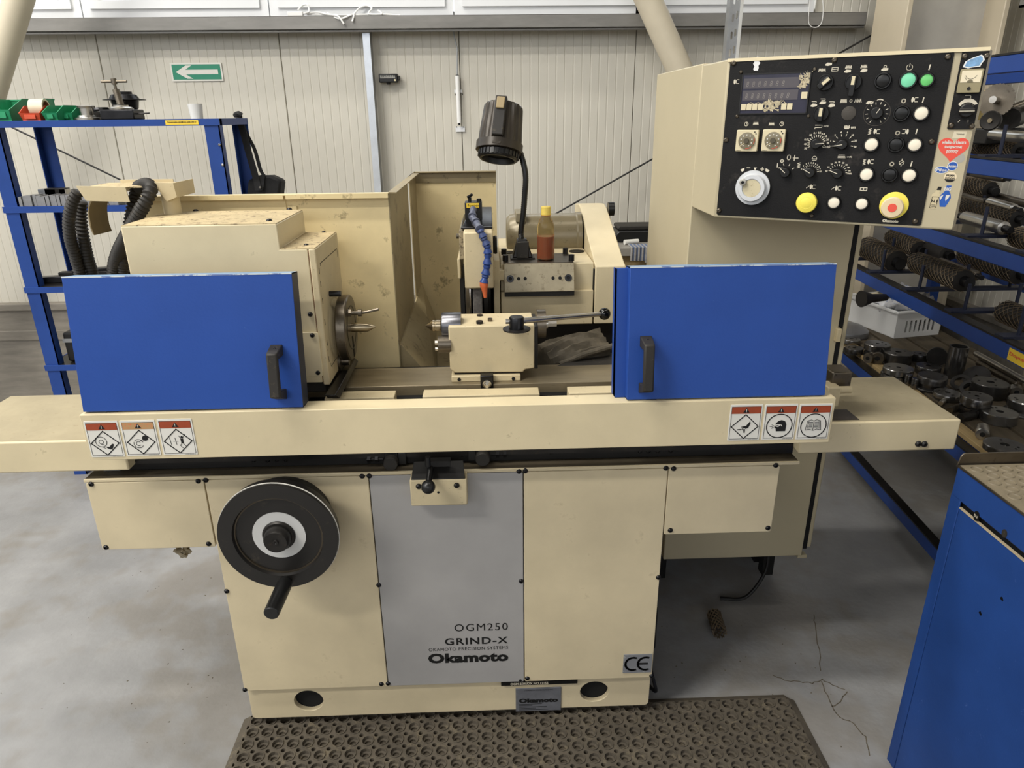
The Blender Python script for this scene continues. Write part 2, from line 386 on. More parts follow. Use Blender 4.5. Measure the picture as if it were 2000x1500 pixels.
# little display
t = thing('wall_display', 'small black digital display with two buttons high on the wall', 'display', (-0.514, 4.000, 1.756))
(ax0, az1), (ax1, az0) = (-0.558, 1.808), (-0.460, 1.766)
part(MB().box(ax0, ax1, 4.0, 4.045, az0, az1), 'case', blackpl, t, .004)
part(MB().box(ax0+.008, ax1-.012, 3.9985, 4.0, az0+.02, az1-.008), 'screen', mat('lcd', (146, 146, 140), .3), t)
text('2047:12 50', FRONT(ax0+.012, 3.998, az0+.026), .012, ink, t, 'digits', width=.08)
part(MB().cyl((ax1-.014, 4.0, az0+.011), (ax1-.014, 3.996, az0+.011), .005), 'button', beigepl, t)
part(MB().cyl(((ax0+ax1)/2, 4.005, az0), ((ax0+ax1)/2, 4.005, az0-.01), .012, .009), 'sensor', blackpl, t)
part(MB().box(ax1, ax1+.01, 4.005, 4.035, az0+.01, az1-.01), 'side_clip', blackpl, t, .003)
# window opener
t = thing('window_opener', 'slim white linear window opener with a pull rod hanging on the wall', 'opener', (-0.136, 4.040, 1.538))
a = V((-0.163, 4.020, 2.013)); b = V((-0.150, 4.020, 1.796)); c = V((-0.148, 4.020, 1.564))
part(MB().tube([a, V((-0.157, 4.020, 1.972)), V((-0.145, 4.020, 1.925)), b], .0035, 8), 'rod', galv, t)
part(MB().cyl(b+V((0, 0, .004)), b-V((0, 0, .008)), .009, n=12), 'collar', blackpl, t)
part(MB().cyl(b, c, .0115, n=16), 'body', whitepl, t)
part(MB().cyl(c, c-V((0, 0, .012)), .006, n=10), 'tip', gunmetal, t)
part(MB().box(-0.169, -0.128, 4.035, 4.047, c.z+.15, c.z+.165), 'bracket', white, t)
part(MB().box(-0.170, -0.120, 4.04, 4.047, c.z-.045, c.z-.018), 'wall_plate', white, t)
for q in (V((-0.165, 4.034, 1.704)), V((-0.127, 4.034, 1.707)), V((-0.164, 4.039, 1.544)), V((-0.125, 4.039, 1.543))): screw(t, q, .003)
# white cable bundle lying on the rail
t = thing('cable_bundle', 'tangled white cable with a socket lying on the steel rail', 'cable', (-0.756, 3.950, 2.074))
zc = rz1+.008
def cab(pts): return MB().tube(catmull(pts, 5), .0045, 8)
P3 = [(-0.907, 3.950, 2.082), (-0.835, 3.970, 2.090), (-0.779, 3.940, 2.077), (-0.726, 3.920, 2.066), (-0.698, 3.915, 2.031)]
part(cab(P3), 'cable', whitepl, t)
part(cab([(-0.783, 3.960, 2.084), (-0.741, 3.930, 2.062), (-0.706, 3.920, 2.056), (-0.651, 3.930, 2.075), (-0.657, 3.918, 2.042)]), 'cable', whitepl, t)
part(cab([(-0.656, 3.960, 2.077), (-0.626, 3.980, 2.109), (-0.591, 3.990, 2.121), (-0.563, 3.970, 2.107), (-0.578, 3.950, 2.080), (-0.527, 3.950, 2.077), (-0.512, 3.950, 2.081), (-0.532, 3.960, 2.096)]), 'cable', whitepl, t)
part(cab([(-0.887, 3.970, 2.082), (-0.785, 3.970, 2.079), (-0.658, 3.970, 2.078), (-0.517, 3.970, 2.079), (-0.423, 3.970, 2.074)]), 'cable', whitepl, t)
part(cab([(-0.928, 3.960, 2.099), (-0.908, 3.970, 2.120), (-0.882, 3.970, 2.125), (-0.873, 3.960, 2.094), (-0.892, 3.950, 2.084)]), 'cable', whitepl, t)
part(MB().box(-0.978, -0.902, 3.94, 3.965, rz1, rz1+.022), 'socket', whitepl, t, .004)
t = thing('hanging_cord', 'thin white cord hanging in a loop below the window by the column', 'cord', (1.693, 3.920, 1.989))
part(MB().tube(catmull([(1.692, 3.920, 2.141), (1.706, 3.920, 2.077), (1.705, 3.920, 2.019), (1.676, 3.920, 1.999), (1.642, 3.920, 2.017), (1.633, 3.920, 2.078), (1.632, 3.920, 2.141)], 6), .0022, 6), 'loop', whitepl, t)


# ================================================================ grinding machine: base
base = thing('grinding_machine_base', 'cream cast base of the grinding machine with bolted panels and black handwheel', 'machine base', (-.135, 1.8, 0))
YB = 1.5
# casting with two round openings in its foot
foot = flat([rrect(-.688, .038, .42, .2, .012), circ(*(-0.527, 0.095), .040, 28, .036), circ(*(0.265, 0.093), .040, 28, .036)], FRONT(0, 1.53, 0), .015)
part(weld(foot), 'foot_front', cream_base, base, .002)
part(MB().box(-.688, .42, 1.535, 2.2, .04, .14).box(-.68, .412, 1.53, 2.2, .16, .80), 'casting', cream_base, base, .006)
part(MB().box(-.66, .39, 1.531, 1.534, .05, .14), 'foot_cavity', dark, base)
for x in (-.62, -.13, .36):
    for y in (1.62, 2.1): part(MB().cyl((x, y, .02), (x, y, .06), .03).cyl((x, y, 0), (x, y, .02), .045), 'levelling_foot', iron, base)
part(MB().box(-.972, .742, YB+.004, 1.7, .798, .806), 'ledge', mat('ledge_oily', (74, 66, 52), .5, mot=.3, ms=10), base, .002)
part(MB().box(-.972, .742, YB, YB+.006, .7985, .8062), 'ledge_rim', cream_base, base, .001)
part(MB().box(-.965, -.69, YB+.006, 1.95, .615, .80), 'side_box', cream_base, base, .004)
part(MB().box(.42, .69, YB+.006, 1.95, .628, .80), 'side_box', cream_base, base, .004)
def cover(x0, x1, z0, z1, m, scr, name='cover_panel', y=YB):
    o = part(MB().prism(rrect(x0+.0012, z0, x1-.0012, z1, .004, 2), FRONT(0, y+.010, 0), .010), name, m, base, .0012)
    for q in scr: screw(o, (q[0], y+.001, q[1]), .0068)
    return o
PZ0, PZ1 = .152, .797
cover(-.691, -.302, PZ0, PZ1, cream_base, [(-0.687, 0.797), (-0.317, 0.797), (-0.687, 0.478), (-0.688, 0.156), (-0.320, 0.160)])
sp = cover(-.302, .069, PZ0, PZ1, silver, [(-0.300, 0.797), (0.059, 0.799), (-0.302, 0.483), (-0.302, 0.161)])
part(MB().cyl((.058, 1.5, 0.156), (.058, 1.4995, 0.156), .004, n=12), 'empty_hole', dark, sp)
p3 = cover(.069, .421, PZ0, PZ1, cream_base, [(0.074, 0.800), (0.415, 0.798), (0.062, 0.482), (0.417, 0.481), (0.077, 0.163), (0.419, 0.157)])
cover(-.970, -.692, .611, PZ1, cream_base, [(-0.956, 0.794), (-0.705, 0.795), (-0.959, 0.618), (-0.709, 0.620)])
cover(.421, .696, 0.610, PZ1, cream_base, [(0.434, 0.796), (0.684, 0.798), (0.438, 0.622), (0.686, 0.621)])
# lettering on the silver panel
xr = 0.026
text('OGM250', FRONT(xr, YB, 0.329), .0235, ink, sp, width=0.026-(-0.115), align='RIGHT', space=1.15)
text('GRIND-X', FRONT(xr, YB, 0.285), .0225, ink, sp, width=0.026-(-0.142), bold=.022, align='RIGHT', space=1.15)
text('OKAMOTO PRECISION SYSTEMS', FRONT(xr, YB, 0.266), .0105, ink, sp, width=0.025-(-0.187), align='RIGHT', space=1.1)
text('Okamoto', FRONT(xr, YB, 0.225), .033, ink, sp, width=0.025-(-0.190), bold=.05, align='RIGHT', space=1.05)
# CE plate
(ax0, az1), (ax1, az0) = (0.338, 0.234), (0.416, 0.172)
cep = part(MB().box(ax0, ax1, 1.4975, 1.5, az0, az1), 'marking_plate', mat('plate_grey', (140, 142, 146), .4, metal=.3, dirt=.6, ds=60, dc=(220, 220, 215)), p3)
hh = (az1-az0)*.34; cz = (az0+az1)/2
ce = [arc(ax0+.027, cz, hh, 70, 290, 14), arc(ax0+.061, cz, hh, 70, 290, 14), [(ax0+.061-hh*.9, cz), (ax0+.061+hh*.2, cz)]]
part(strokes(ce, .006, FRONT(0, 1.4975, 0), .0006), 'lettering', ink, p3)
# type plates on the foot
nx0, nx1, nz0, nz1 = 0.045, 0.172, 0.033, 0.116
tp = part(MB().box(nx0, nx1, 1.512, 1.515, nz0, nz1), 'type_plate', mat('type_plate_grey', (120, 122, 128), .4, metal=.4, mot=.15, ms=30), base, .001)
text('Okamoto', FRONT((nx0+nx1)/2, 1.512, nz0+.031), .016, ink, tp, width=(nx1-nx0)*.86, bold=.06, align='CENTER')
for k in range(5): part(strokes([[(nx0+.01, nz0+.006+k*.005), (nx0+.01+(.09, .05, .085, .04, .07)[k]*.9, nz0+.006+k*.005)]], .0012, FRONT(0, 1.512, 0)), 'print_line', ink, tp)
text('CYLINDRICAL GRINDING MACHINE', FRONT((nx0+nx1)/2, 1.512, nz1-.009), .004, ink, tp, width=.08, align='CENTER')
s0 = V((0.005, 1.505, 0.137)); s1 = V((0.216, 1.505, 0.136))
sp2 = part(MB().box(s0.x, s1.x, 1.507, 1.515, s0.z-.005, s0.z+.008), 'serial_strip', blackpl, base)
text('OGM-250UDX NO.12155', FRONT(0.031, 1.507, s0.z-.003), .008, silk, sp2, width=.104, bold=.02)
# handwheel
hw = V((-.502, 1.40, .697))
def fr(y): return (hw.x, y, hw.z)
hwp = part(MB().lathe(fr(1.445), fr(1.39), [(0, .118), (.002, .128), (.010, .134), (.040, .138), (.047, .137), (.047, .104), (.036, .100), (.034, .064), (.034, .0)], 64), 'handwheel', mat('wheel_black', (28, 26, 24), .38, mot=.15, dirt=.4, ds=20, dc=(70, 62, 50)), base, label='black handwheel with silver hub ring')
part(MB().ring(fr(1.4085), fr(1.39), [(0, .1352), (.0, .1392), (.0028, .1392), (.0028, .1352)], 64), 'graduation_line', paper, hwp)
part(MB().ring(fr(1.412), fr(1.39), [(0, .102), (.0065, .102), (.0065, .098), (0, .098)], 64), 'inner_bead', mat('worn_edge', (78, 70, 58), .35, metal=.6), hwp)
part(MB().ring(fr(1.412), fr(1.39), [(0, .061), (.003, .061), (.003, .036), (0, .036)], 48), 'hub_ring', mat('hub_silver', (200, 200, 198), .4, metal=.2, mot=.05), hwp)
part(MB().lathe(fr(1.42), fr(1.36), [(0, .038), (.014, .038), (.018, .035), (.018, .031), (.034, .030), (.042, .026), (.042, .024), (.040, .007), (.043, .006), (.043, .003), (.040, .0)], 36), 'hub', iron, hwp)
part(MB().lathe(fr(1.50), fr(1.44), [(0, .105), (.02, .105), (.03, .09), (.06, .088)], 48), 'dial_collar', black, hwp)
hp = hw+V((.006, 0, -.115))
part(MB().lathe((hp.x, 1.405, hp.z), (hp.x-.006, 1.28, hp.z-.008), [(0, .011), (.012, .011), (.016, .0155), (.03, .0180), (.108, .0175), (.118, .017), (.120, .015), (.120, 0)], 24), 'crank_handle', blackpl, hwp)
# reversing lever block
(bx0, bz1), (bx1, bz0) = (-0.200, 0.803), (-0.066, 0.733)
rb = part(MB().box(bx0, bx1, 1.462, 1.512, bz0, bz1), 'lever_block', cream_dirty, base, .003)
part(MB().hull([V((bx0+.004, 1.463, bz1)), V((bx1-.004, 1.463, bz1)), V((bx1-.008, 1.50, bz1)), V((bx0+.008, 1.50, bz1))], [V((bx0+.004, 1.463, bz1+.002)), V((bx1-.004, 1.463, bz1+.002)), V((bx1-.008, 1.50, bz1+.03)), V((bx0+.008, 1.50, bz1+.03))]), 'block_top', black, rb, .001)
for q in ((-0.179, 0.787), (-0.090, 0.787)): screw(rb, (q[0], 1.461, q[1]), .007, m=black)
part(MB().cyl((*(-0.134, 1.462, 0.769)[:1], 1.4625, 0.769), (-0.134, 1.4615, 0.769), .003, n=10), 'oil_hole', dark, rb)
kb = V((-0.153, 1.425, 0.805))
part(MB().sphere(kb, .0165).cyl(kb+V((0, .01, .004)), kb+V((.004, .055, .03)), .007, n=12), 'reversing_lever', blackpl, base)
part(MB().cyl(kb+V((-.002, .045, .03)), kb+V((-.002, .045, .055)), .006, n=12).box(kb.x-.01, kb.x+.05, 1.47, 1.49, kb.z+.028, kb.z+.042), 'linkage', black, base)
# black slide with trip dogs
sl = part(MB().box(-.905, .742, 1.543, 1.60, .806, .905), 'slide_way', black, base, .002)
part(MB().box(-.945, -.905, 1.540, 1.60, .806, .9), 'way_wiper', galv, base, .002)
part(MB().box(-.90, .74, 1.532, 1.544, .829, .84), 'trip_rail', iron, base)
for c, side, rows in ((V((-0.249, 1.512, 0.822)), 1, ((725,910),(738,909))), (V((-0.028, 1.512, 0.828)), -1, ((976,894),(990,893)))):
    d = part(MB().box(c.x-.016, c.x+.016, 1.526, 1.544, c.z-.014, c.z+.035).box(c.x+.016*side, c.x+.036*side, 1.528, 1.544, c.z-.012, c.z+.02), 'trip_dog', black, base, .002)
    part(MB().lathe((c.x, 1.526, c.z), (c.x, 1.4, c.z), [(0, .0175), (.016, .0175), (.018, .016), (.018, 0)], 28), 'knob', rubber, d)
    part(MB().cyl((c.x-.02*side, 1.535, c.z+.002), (c.x-.062*side, 1.535, c.z+.002), .004, n=10).cyl((c.x-.032*side, 1.535, c.z+.002), (c.x-.04*side, 1.535, c.z+.002), .0095, n=6).cyl((c.x-.05*side, 1.535, c.z+.002), (c.x-.058*side, 1.535, c.z+.002), .0095, n=6), 'stop_screw', gunmetal, d)
for q in (V((-0.583, 1.541, 0.826)), V((-0.550, 1.541, 0.825)), V((-0.528, 1.541, 0.826)), V((-0.507, 1.541, 0.825)), V((-0.302, 1.541, 0.828)), V((-0.080, 1.541, 0.827)), V((0.140, 1.541, 0.828)), V((0.359, 1.541, 0.824)), V((0.380, 1.541, 0.824)), V((0.403, 1.541, 0.824)), V((0.435, 1.541, 0.824))): screw(sl, q, .0055, m=black)
# rag caught under the side box
rgp = []
rnd = random.Random(3)
mb = MB()
c0 = V((-0.808, 1.560, 0.562))
for k in range(5):
    mb.tube(catmull([c0+V((rnd.uniform(-.02, .02), rnd.uniform(-.02, .02), .012)), c0+V((rnd.uniform(-.02, .02), rnd.uniform(-.02, .02), 0)), c0+V((rnd.uniform(-.02, .02), rnd.uniform(-.02, .02), -.006)), c0+V((rnd.uniform(-.02, .02), rnd.uniform(-.02, .02), .01))], 4), .004, 6)
solo(mb, 'rag', mat('dirty_rag', (150, 140, 118), .9, mot=.3, ms=60), 'small crumpled beige rag stuck under the left panel box', 'rag')

wing_dust_dimmed = mat('wing_dust_dimmed', (160, 149, 122), .65, mot=.1, ms=12, dirt=.5, ds=50, thr=.62, dc=(110, 94, 66))  # dust on the wings, its colour darkened to offset the strong overhead light
# ================================================================ sliding worktable with guard and wings
tb = thing('worktable', 'long cream sliding worktable with front guard plate and side wings', 'worktable', (-.07, 1.66, .806))
PY = 1.42; px0, px1, pz0, pz1 = -.8935, .7625, .896, 1.0055
prof = [(PY, pz0), (PY, pz1), (PY+.052, pz1), (PY+.052, pz1-.02), (PY+.049, pz1-.02), (PY+.049, pz1-.003), (PY+.003, pz1-.003), (PY+.003, pz0)]
mb = MB().hull([V((px0, a, b)) for a, b in prof], [V((px1, a, b)) for a, b in prof]).box(px0, px0+.003, PY+.003, PY+.10, pz0, pz1-.003).box(px1-.003, px1, PY+.003, PY+.10, pz0, pz1-.003)
gp = part(mb, 'guard_plate', cream, tb, .0015)
for x0, x1 in ((-1.30, -.86), (.735, 1.12)):
    w_ = part(MB().box(x0, x1, 1.5, 1.8, .828, .908), 'wing', cream, tb, .004)
    part(MB().box(x0+.004, x1-.004, 1.505, 1.795, .9075, .9086), 'dust_layer', wing_dust_dimmed, w_)  # dusty sheet that also tones down the brightly lit top
for q in (V((1.026, 1.500, 0.847)), V((1.041, 1.500, 0.846))): screw(tb, q, .008, m=black)
part(MB().box(0.806, 0.877, 1.512, 1.575, .908, .9095), 'scratched_plate', mat('scratched_black', (44, 38, 34), .35, dirt=.7, ds=70, dc=(120, 110, 96), stretch=(1, 6, 1)), tb)
part(MB().box(-.86, .74, 1.56, 1.86, .906, .945), 'table_body', iron, tb)
part(MB().box(-.88, .74, 1.62, 1.755, .952, .98).box(-.88, .74, 1.632, 1.745, .944, .953), 'table_top', tablemat, tb, .0015)
sz = 0.977
for a, b in ((-.40, -0.235), (-0.168, 0.112), (0.182, .45)):
    part(MB().box(a, b, 1.555, 1.60, .94, sz), 'guard_rail', cream_dirty, tb, .002)
part(MB().box(-.45, .45, 1.60, 1.62, .93, .955), 'gutter', dark, tb)
bb = part(MB().hull([V((-0.384, 1.524, 0.990)), V((-0.355, 1.522, 0.990)), V((-0.357, 1.784, 0.990)), V((-0.375, 1.811, 0.990))], [V((-0.386, 1.506, 1.005)), V((-0.361, 1.504, 1.005)), V((-0.361, 1.766, 1.005)), V((-0.376, 1.792, 1.005))]), 'swivel_bar', gunmetal, tb, .002)
part(MB().box(-0.370-.008, -0.370+.008, 1.606, 1.64, .95, 1.0), 'bar_clamp', gunmetal, tb, .002)
# hinge bracket at the right end
hb = V((0.860, 1.600, 0.978))
part(MB().box(hb.x-.03, hb.x+.02, 1.58, 1.64, hb.z-.025, hb.z+.028), 'end_bracket', steel_dk, tb, .004)
part(MB().cyl((hb.x-.045, 1.56, hb.z-.01), (hb.x+.01, 1.56, hb.z-.01), .009, n=16), 'pivot_pin', cream_dirty, tb)
part(MB().box(hb.x-.05, hb.x-.018, 1.55, 1.60, hb.z-.05, hb.z+.0), 'hinge_leaf', cream_dirty, tb, .003)

# six warning labels
def warn(x0, x1, z0, z1, kind, band):
    y = PY
    w = part(MB().prism(rrect(x0, z0, x1, z1, .002, 2), FRONT(0, y, 0), .0012), 'warning_label', paper, gp, .0005)
    y -= .0012; W = x1-x0; H = z1-z0; F_ = FRONT(0, y, 0); cx = (x0+x1)/2
    part(MB().prism([(x0+.05*W, z1-.25*H), (x1-.05*W, z1-.25*H), (x1-.05*W, z1-.06*H), (x0+.05*W, z1-.06*H)], F_, .0004), 'colour_band', band, w)
    part(strokes([[(x0+.05*W, z0+.05*H), (x0+.05*W, z1-.06*H), (x1-.05*W, z1-.06*H), (x1-.05*W, z0+.05*H), (x0+.05*W, z0+.05*H)]], .0007, F_, .0005), 'border_line', ink, w)
    tz = z1-.22*H; part(flat([[(cx-.095*W, tz), (cx+.095*W, tz), (cx, tz+.13*H)]], FRONT(0, y-.0004, 0), .0004), 'hazard_triangle', ink, w)
    part(strokes([[(cx, tz+.045*H), (cx, tz+.09*H)], [(cx, tz+.02*H), (cx, tz+.025*H)]], .0011, FRONT(0, y-.0008, 0), .0003), 'exclamation', paper, w)
    c = (cx, z0+.39*H); r = .33*H
    q = lambda a, b: (c[0]+a*r, c[1]+b*r)
    if kind in ('book', 'head'): ring = arc(c[0], c[1], r, 0, 360, 36)
    else: ring = [q(0, 1), q(1.05, 0), q(0, -1), q(-1.05, 0), q(0, 1)]
    part(strokes([ring], .0021, F_, .0006), 'pictogram_frame', ink, w)
    L = []; fills = []
    if kind == 'wheel_hand':
        L = [arc(*q(-.28, .12), .42*r, 0, 360, 24), arc(*q(-.28, .12), .17*r, 0, 360, 16), [q(-.3, -.12), q(-.1, -.12)], [q(-.2, -.35), q(-.05, -.42)]]
        fills = [[q(.0, -.30), q(.25, -.32), q(.5, -.05), q(.62, -.1), q(.48, -.45), q(.3, -.52), q(.1, -.42)]]
    elif kind == 'wheel_break':
        L = [arc(*q(-.22, -.12), .36*r, 20, 140, 8), arc(*q(-.22, -.12), .36*r, 160, 330, 12), arc(*q(-.22, -.12), .18*r, 40, 320, 12), [q(-.05, .1), q(.25, .28)], [q(.05, .05), q(.2, .12)]]
        fills = [circ(*q(.35, .33), .22*r, 14)]
    elif kind == 'crush':
        L = [[q(-.6, .3), q(-.55, -.3)], [q(-.2, .28), q(-.15, -.28)], [q(-.35, 0), q(.0, 0)], [q(.1, .45), q(.28, .15), q(.6, .55)], [q(.28, .15), q(.3, -.15), q(.1, -.35), q(.3, -.6)], [q(.3, -.15), q(.6, -.5)]]
        fills = [circ(*q(.32, .33), .09*r, 10), [q(.2, .2), q(.4, .2), q(.4, -.18), q(.22, -.18)]]
    elif kind == 'cut_hand':
        L = [[q(-.25, -.1), q(-.05, -.3)], [q(-.12, -.08), q(-.1, -.34)], [q(-.35, -.28), q(-.1, -.2)]]
        fills = [[q(-.3, -.02), q(.1, .05), q(.38, .45), q(.42, .25), q(.3, -.08), q(.1, -.2), q(-.02, -.12)], [q(-.55, -.22), q(-.3, -.2), q(-.3, -.27), q(-.55, -.29)], [q(-.05, -.22), q(.05, -.22), q(.05, -.52), q(-.05, -.52)]]
    elif kind == 'head':
        L = [[q(-.75, -.02), q(-.5, -.08)], [q(-.6, .12), q(-.42, .02)], [q(-.6, -.2), q(-.45, -.1)]]
        fills = [[q(-.38, -.0), q(-.3, .2), q(-.12, .42), q(.15, .5), q(.42, .4), q(.55, .12), q(.52, -.45), q(-.22, -.45), q(-.26, -.2), q(-.36, -.18)]]
    else:
        L = [[q(-.62, -.38), q(-.5, .42)], [q(-.5, .42), q(-.2, .5), q(0, .4), q(.2, .5), q(.5, .42), q(.62, -.38)], [q(-.62, -.38), q(-.3, -.3), q(0, -.42), q(.3, -.3), q(.62, -.38)], [q(0, .4), q(0, -.36)], [q(-.4, .38), q(-.48, -.28)], [q(.4, .38), q(.48, -.28)]]
        L += [[q(-.36, .3-.1*k), q(-.08, .3-.1*k)] for k in range(6)]+[[q(.08, .3-.1*k), q(.36, .3-.1*k)] for k in range(6)]
    mb = strokes(L, .0009, F_, .0006)
    for f_ in fills: mb.prism(f_, F_, .0007)
    part(mb, 'pictogram', ink, w)
    if kind == 'head': part(strokes([[q(-.34, .1), q(.1, .12), q(.2, .0)], [q(-.36, .02), q(-.1, -.05), q(.05, .1)]], .0018, FRONT(0, y-.0007, 0), .0004), 'goggles', paper, w)
    text('OMP-0023S-A', FRONT(x1-.06*W, y, z0+.012*H), .022*H, ink, w, 'small_print', width=.3*W, align='RIGHT', d=.0004)
warn(-0.888, -0.815, 0.904, 0.991, 'wheel_hand', red)
warn(-0.811, -0.736, 0.905, 0.991, 'wheel_break', mat('label_tan', (176, 140, 96), .5, dirt=.8, ds=220, thr=.55, dc=(220, 90, 60)))
warn(-0.731, -0.656, 0.905, 0.992, 'crush', red)
warn(0.527, 0.600, 0.907, 0.995, 'cut_hand', red)
warn(0.605, 0.679, 0.907, 0.994, 'head', red)
warn(0.683, 0.757, 0.906, 0.993, 'book', red)

# ---------------------------------------------------------------- blue sliding doors
def door(x0, x1, hx, hz0, hz1, lip, label):
    zb, zt, yb, yt, th = 1.009, 1.297, 1.428, 1.466, .046
    d = thing('sliding_door', label, 'machine door', ((x0+x1)/2, yb+.02, pz1), 'blue sliding guard doors')
    up = V((0, yt-yb, zt-zb)).normalized(); m = frame((x0, yb, zb), (1, 0, 0), up); H = V((0, yt-yb, zt-zb)).length; W = x1-x0
    mb = MB().box(0, W, 0, H, -.002, 0, m)
    part(mb, 'front_skin', blue, d, .0012)
    part(MB().box(0, W, H-.002, H, -th, -.001, m), 'top_flange', blue_edge, d)
    part(MB().box(0, W, 0, .002, -th, -.001, m), 'bottom_flange', blue, d)
    part(MB().box(0, .002, 0, H, -th, -.001, m), 'side_flange', blue, d)
    part(MB().box(W-.002, W, 0, H, -th, -.001, m), 'side_flange', mat('flange_dark', (40, 46, 62), .4) if lip < 0 else blue, d)
    part(MB().box(.002, W-.002, .002, H-.002, -.006, -.002, m), 'stiffener', blue, d)
    if lip > 0: part(MB().box(-lip, .001, -.0, H-.004, -th, -.022, m).box(-lip, -lip+.002, 0, H-.004, -th-.02, -.022, m), 'closing_lip', blue, d, .001)
    part(MB().box(0, W, H-.0022, H+.0004, -.0012, .0006, m), 'worn_edge', mat('bare_rim', (196, 204, 208), .5, dirt=.8, ds=30, thr=.5, dc=(60, 92, 160)), d)
    part(MB().box(W*.1, W*.15, -.012, .0, -th, -.004, m).box(W*.85, W*.9, -.012, .0, -th, -.004, m), 'runner', black, d)
    h = part(MB().box(hx-.0115-x0, hx+.0115-x0, hz0-zb+.012, hz1-zb-.012, .030, .044, m), 'handle', rubber, d, .004)
    for q, sg in ((hz1-zb, -1), (hz0-zb, 1)):
        a = [m @ V((hx-x0+e, q+f, 0)) for e, f in ((-.013, 0), (.013, 0), (.013, sg*.024), (-.013, sg*.024))]
        b = [m @ V((hx-x0+e, q+f, .040)) for e, f in ((-.0115, sg*.012), (.0115, sg*.012), (.0115, sg*.027), (-.0115, sg*.027))]
        ft = part(MB().hull(a, b), 'handle_foot', rubber, h, .002)
    p = m @ V((hx-x0, hz1-zb-.008, .018)); screw(h, p, .0045, n=m.to_3x3() @ V((0, .6, .8)), m=black)
    return d
door(-.888, -.415, -0.460, 1.028, 1.149, -1, 'left blue guard door with black handle, standing before the cream headstock box')
door(.2965, .740, 0.334, 1.024, 1.152, .024, 'right blue guard door with black handle, standing below the control panel')


# ================================================================ headstock (workhead)
hs = thing('headstock', 'cream headstock box with stepped top and a steel faceplate', 'headstock', (-.6, 1.69, .98))
prof = [(-.80, 1.012), (-.403, 1.012), (-.403, 1.328), (-.464, 1.328), (-.464, 1.384), (-.80, 1.384)]
cov = part(MB().hull([V((x, 1.57, z)) for x, z in prof], [V((x, 1.81, z)) for x, z in prof]), 'cover', cream, hs, .003)
part(MB().box(-.7985, -.4655, 1.5715, 1.8085, 1.3835, 1.3852), 'dust_layer', cream_dusty, cov)
part(MB().box(-.4625, -.388, 1.5715, 1.8085, 1.3275, 1.3297), 'dust_layer', cream_dusty, cov)
part(MB().box(-.4015, -.386, 1.569, 1.812, 1.006, 1.3285), 'spindle_housing', cream_dirty, hs, .003)
part(MB().box(-.403, -.4012, 1.572, 1.81, 1.012, 1.326), 'gasket', mat('gasket', (110, 70, 44), .7), hs)
part(MB().box(-.80, -.40, 1.59, 1.79, .98, 1.012), 'swivel_base', iron, hs, .003)
part(MB().cyl((-.6, 1.69, .98), (-.6, 1.69, .992), .11, n=40), 'swivel_plate', steel_dk, hs)
cp = part(MB().prism(rrect(-0.446, 1.029, -0.403+.004, 1.138, .006), FRONT(0, 1.57, 0), .005), 'inspection_plate', cream, hs, .001)
for q in (V((-0.413, 1.564, 1.131)), V((-0.410, 1.564, 1.039))): screw(cp, q, .0055)
screw(hs, V((-0.413, 1.567, 1.180)), .0055)
for q in (V((-0.492, 1.615, 1.384)), V((-0.500, 1.817, 1.384)), V((-0.731, 1.814, 1.384))): screw(hs, q, .007, n=(0, 0, 1))
for q in (V((-0.416, 1.615, 1.328)), V((-0.417, 1.801, 1.328))): screw(hs, q, .006, n=(0, 0, 1))
# engraved door outline and marks on the right face
mR = frame((-.386, 0, 0), (0, 1, 0), (0, 0, 1))
part(strokes([[(1.60, 1.285), (1.60, 1.29), (1.79, 1.29), (1.79, 1.27)], [(1.60, 1.05), (1.60, 1.042), (1.66, 1.042)]], .0016, mR, .0004), 'panel_seam', ink, hs)
for z in (1.27, 1.24, 1.20, 1.15, 1.10, 1.06): part(strokes([[(1.585, z), (1.585, z+.012)]], .003, mR, .0004), 'paint_chip', ink, hs)
cx = lambda x: (x, 1.69, 1.112)
part(MB().lathe(cx(-.387), cx(0), [(0, .075), (.012, .05), (.017, .045)], 40), 'spindle_boss', cream_dirty, hs)
fp = part(MB().lathe(cx(-.372), cx(0), [(0, .078), (.003, .081), (.022, .081), (.025, .078), (.025, .0)], 56), 'faceplate', steel_dk, hs, label='round oily steel faceplate')
part(MB().ring(cx(-.3475), cx(0), [(0, .055), (.0012, .055), (.0012, .052), (0, .052)], 48), 'turned_groove', iron, fp)
part(MB().box(-.3475, -.3465, 1.683, 1.697, 1.035, 1.09), 'slot', dark, fp)
part(MB().lathe(cx(-.347), cx(0), [(0, .0115), (.040, .0115), (.0588, .0015), (.0588, 0)], 24), 'centre_point', mat('brass_steel', (176, 162, 136), .28, metal=1, mot=.08), hs)
dz = V((-0.334, 1.660, 1.157))
part(MB().cyl((-.347, dz.y, dz.z), (-.338, dz.y, dz.z), .010, n=6).cyl((-.338, dz.y, dz.z), (-.322, dz.y, dz.z), .005, n=12).cyl((-.322, dz.y, dz.z), (-.313, dz.y, dz.z), .009, n=16).tube([(-.313, dz.y, dz.z), (-.30, dz.y, dz.z+.002), (-.272, dz.y+.0, dz.z+.008)], .0035, 10), 'driver_pin', steel_dk, hs)
part(MB().cyl((-.386, 1.66, 1.205), (-.358, 1.66, 1.205), .007, n=14), 'stop_pin', gunmetal, hs)
lf = V((-0.386, 1.697, 1.022))
part(MB().cyl(lf, lf+V((.006, 0, 0)), .03, n=28), 'lock_flange', steel_dk, hs)
part(MB().cyl(lf, lf+V((.024, 0, 0)), .011, n=16), 'lock_shaft', steel_dk, hs)
for dy, dz_ in ((.0, .021), (0, -.021)): screw(hs, lf+V((.006, dy, dz_)), .004, n=(1, 0, 0))
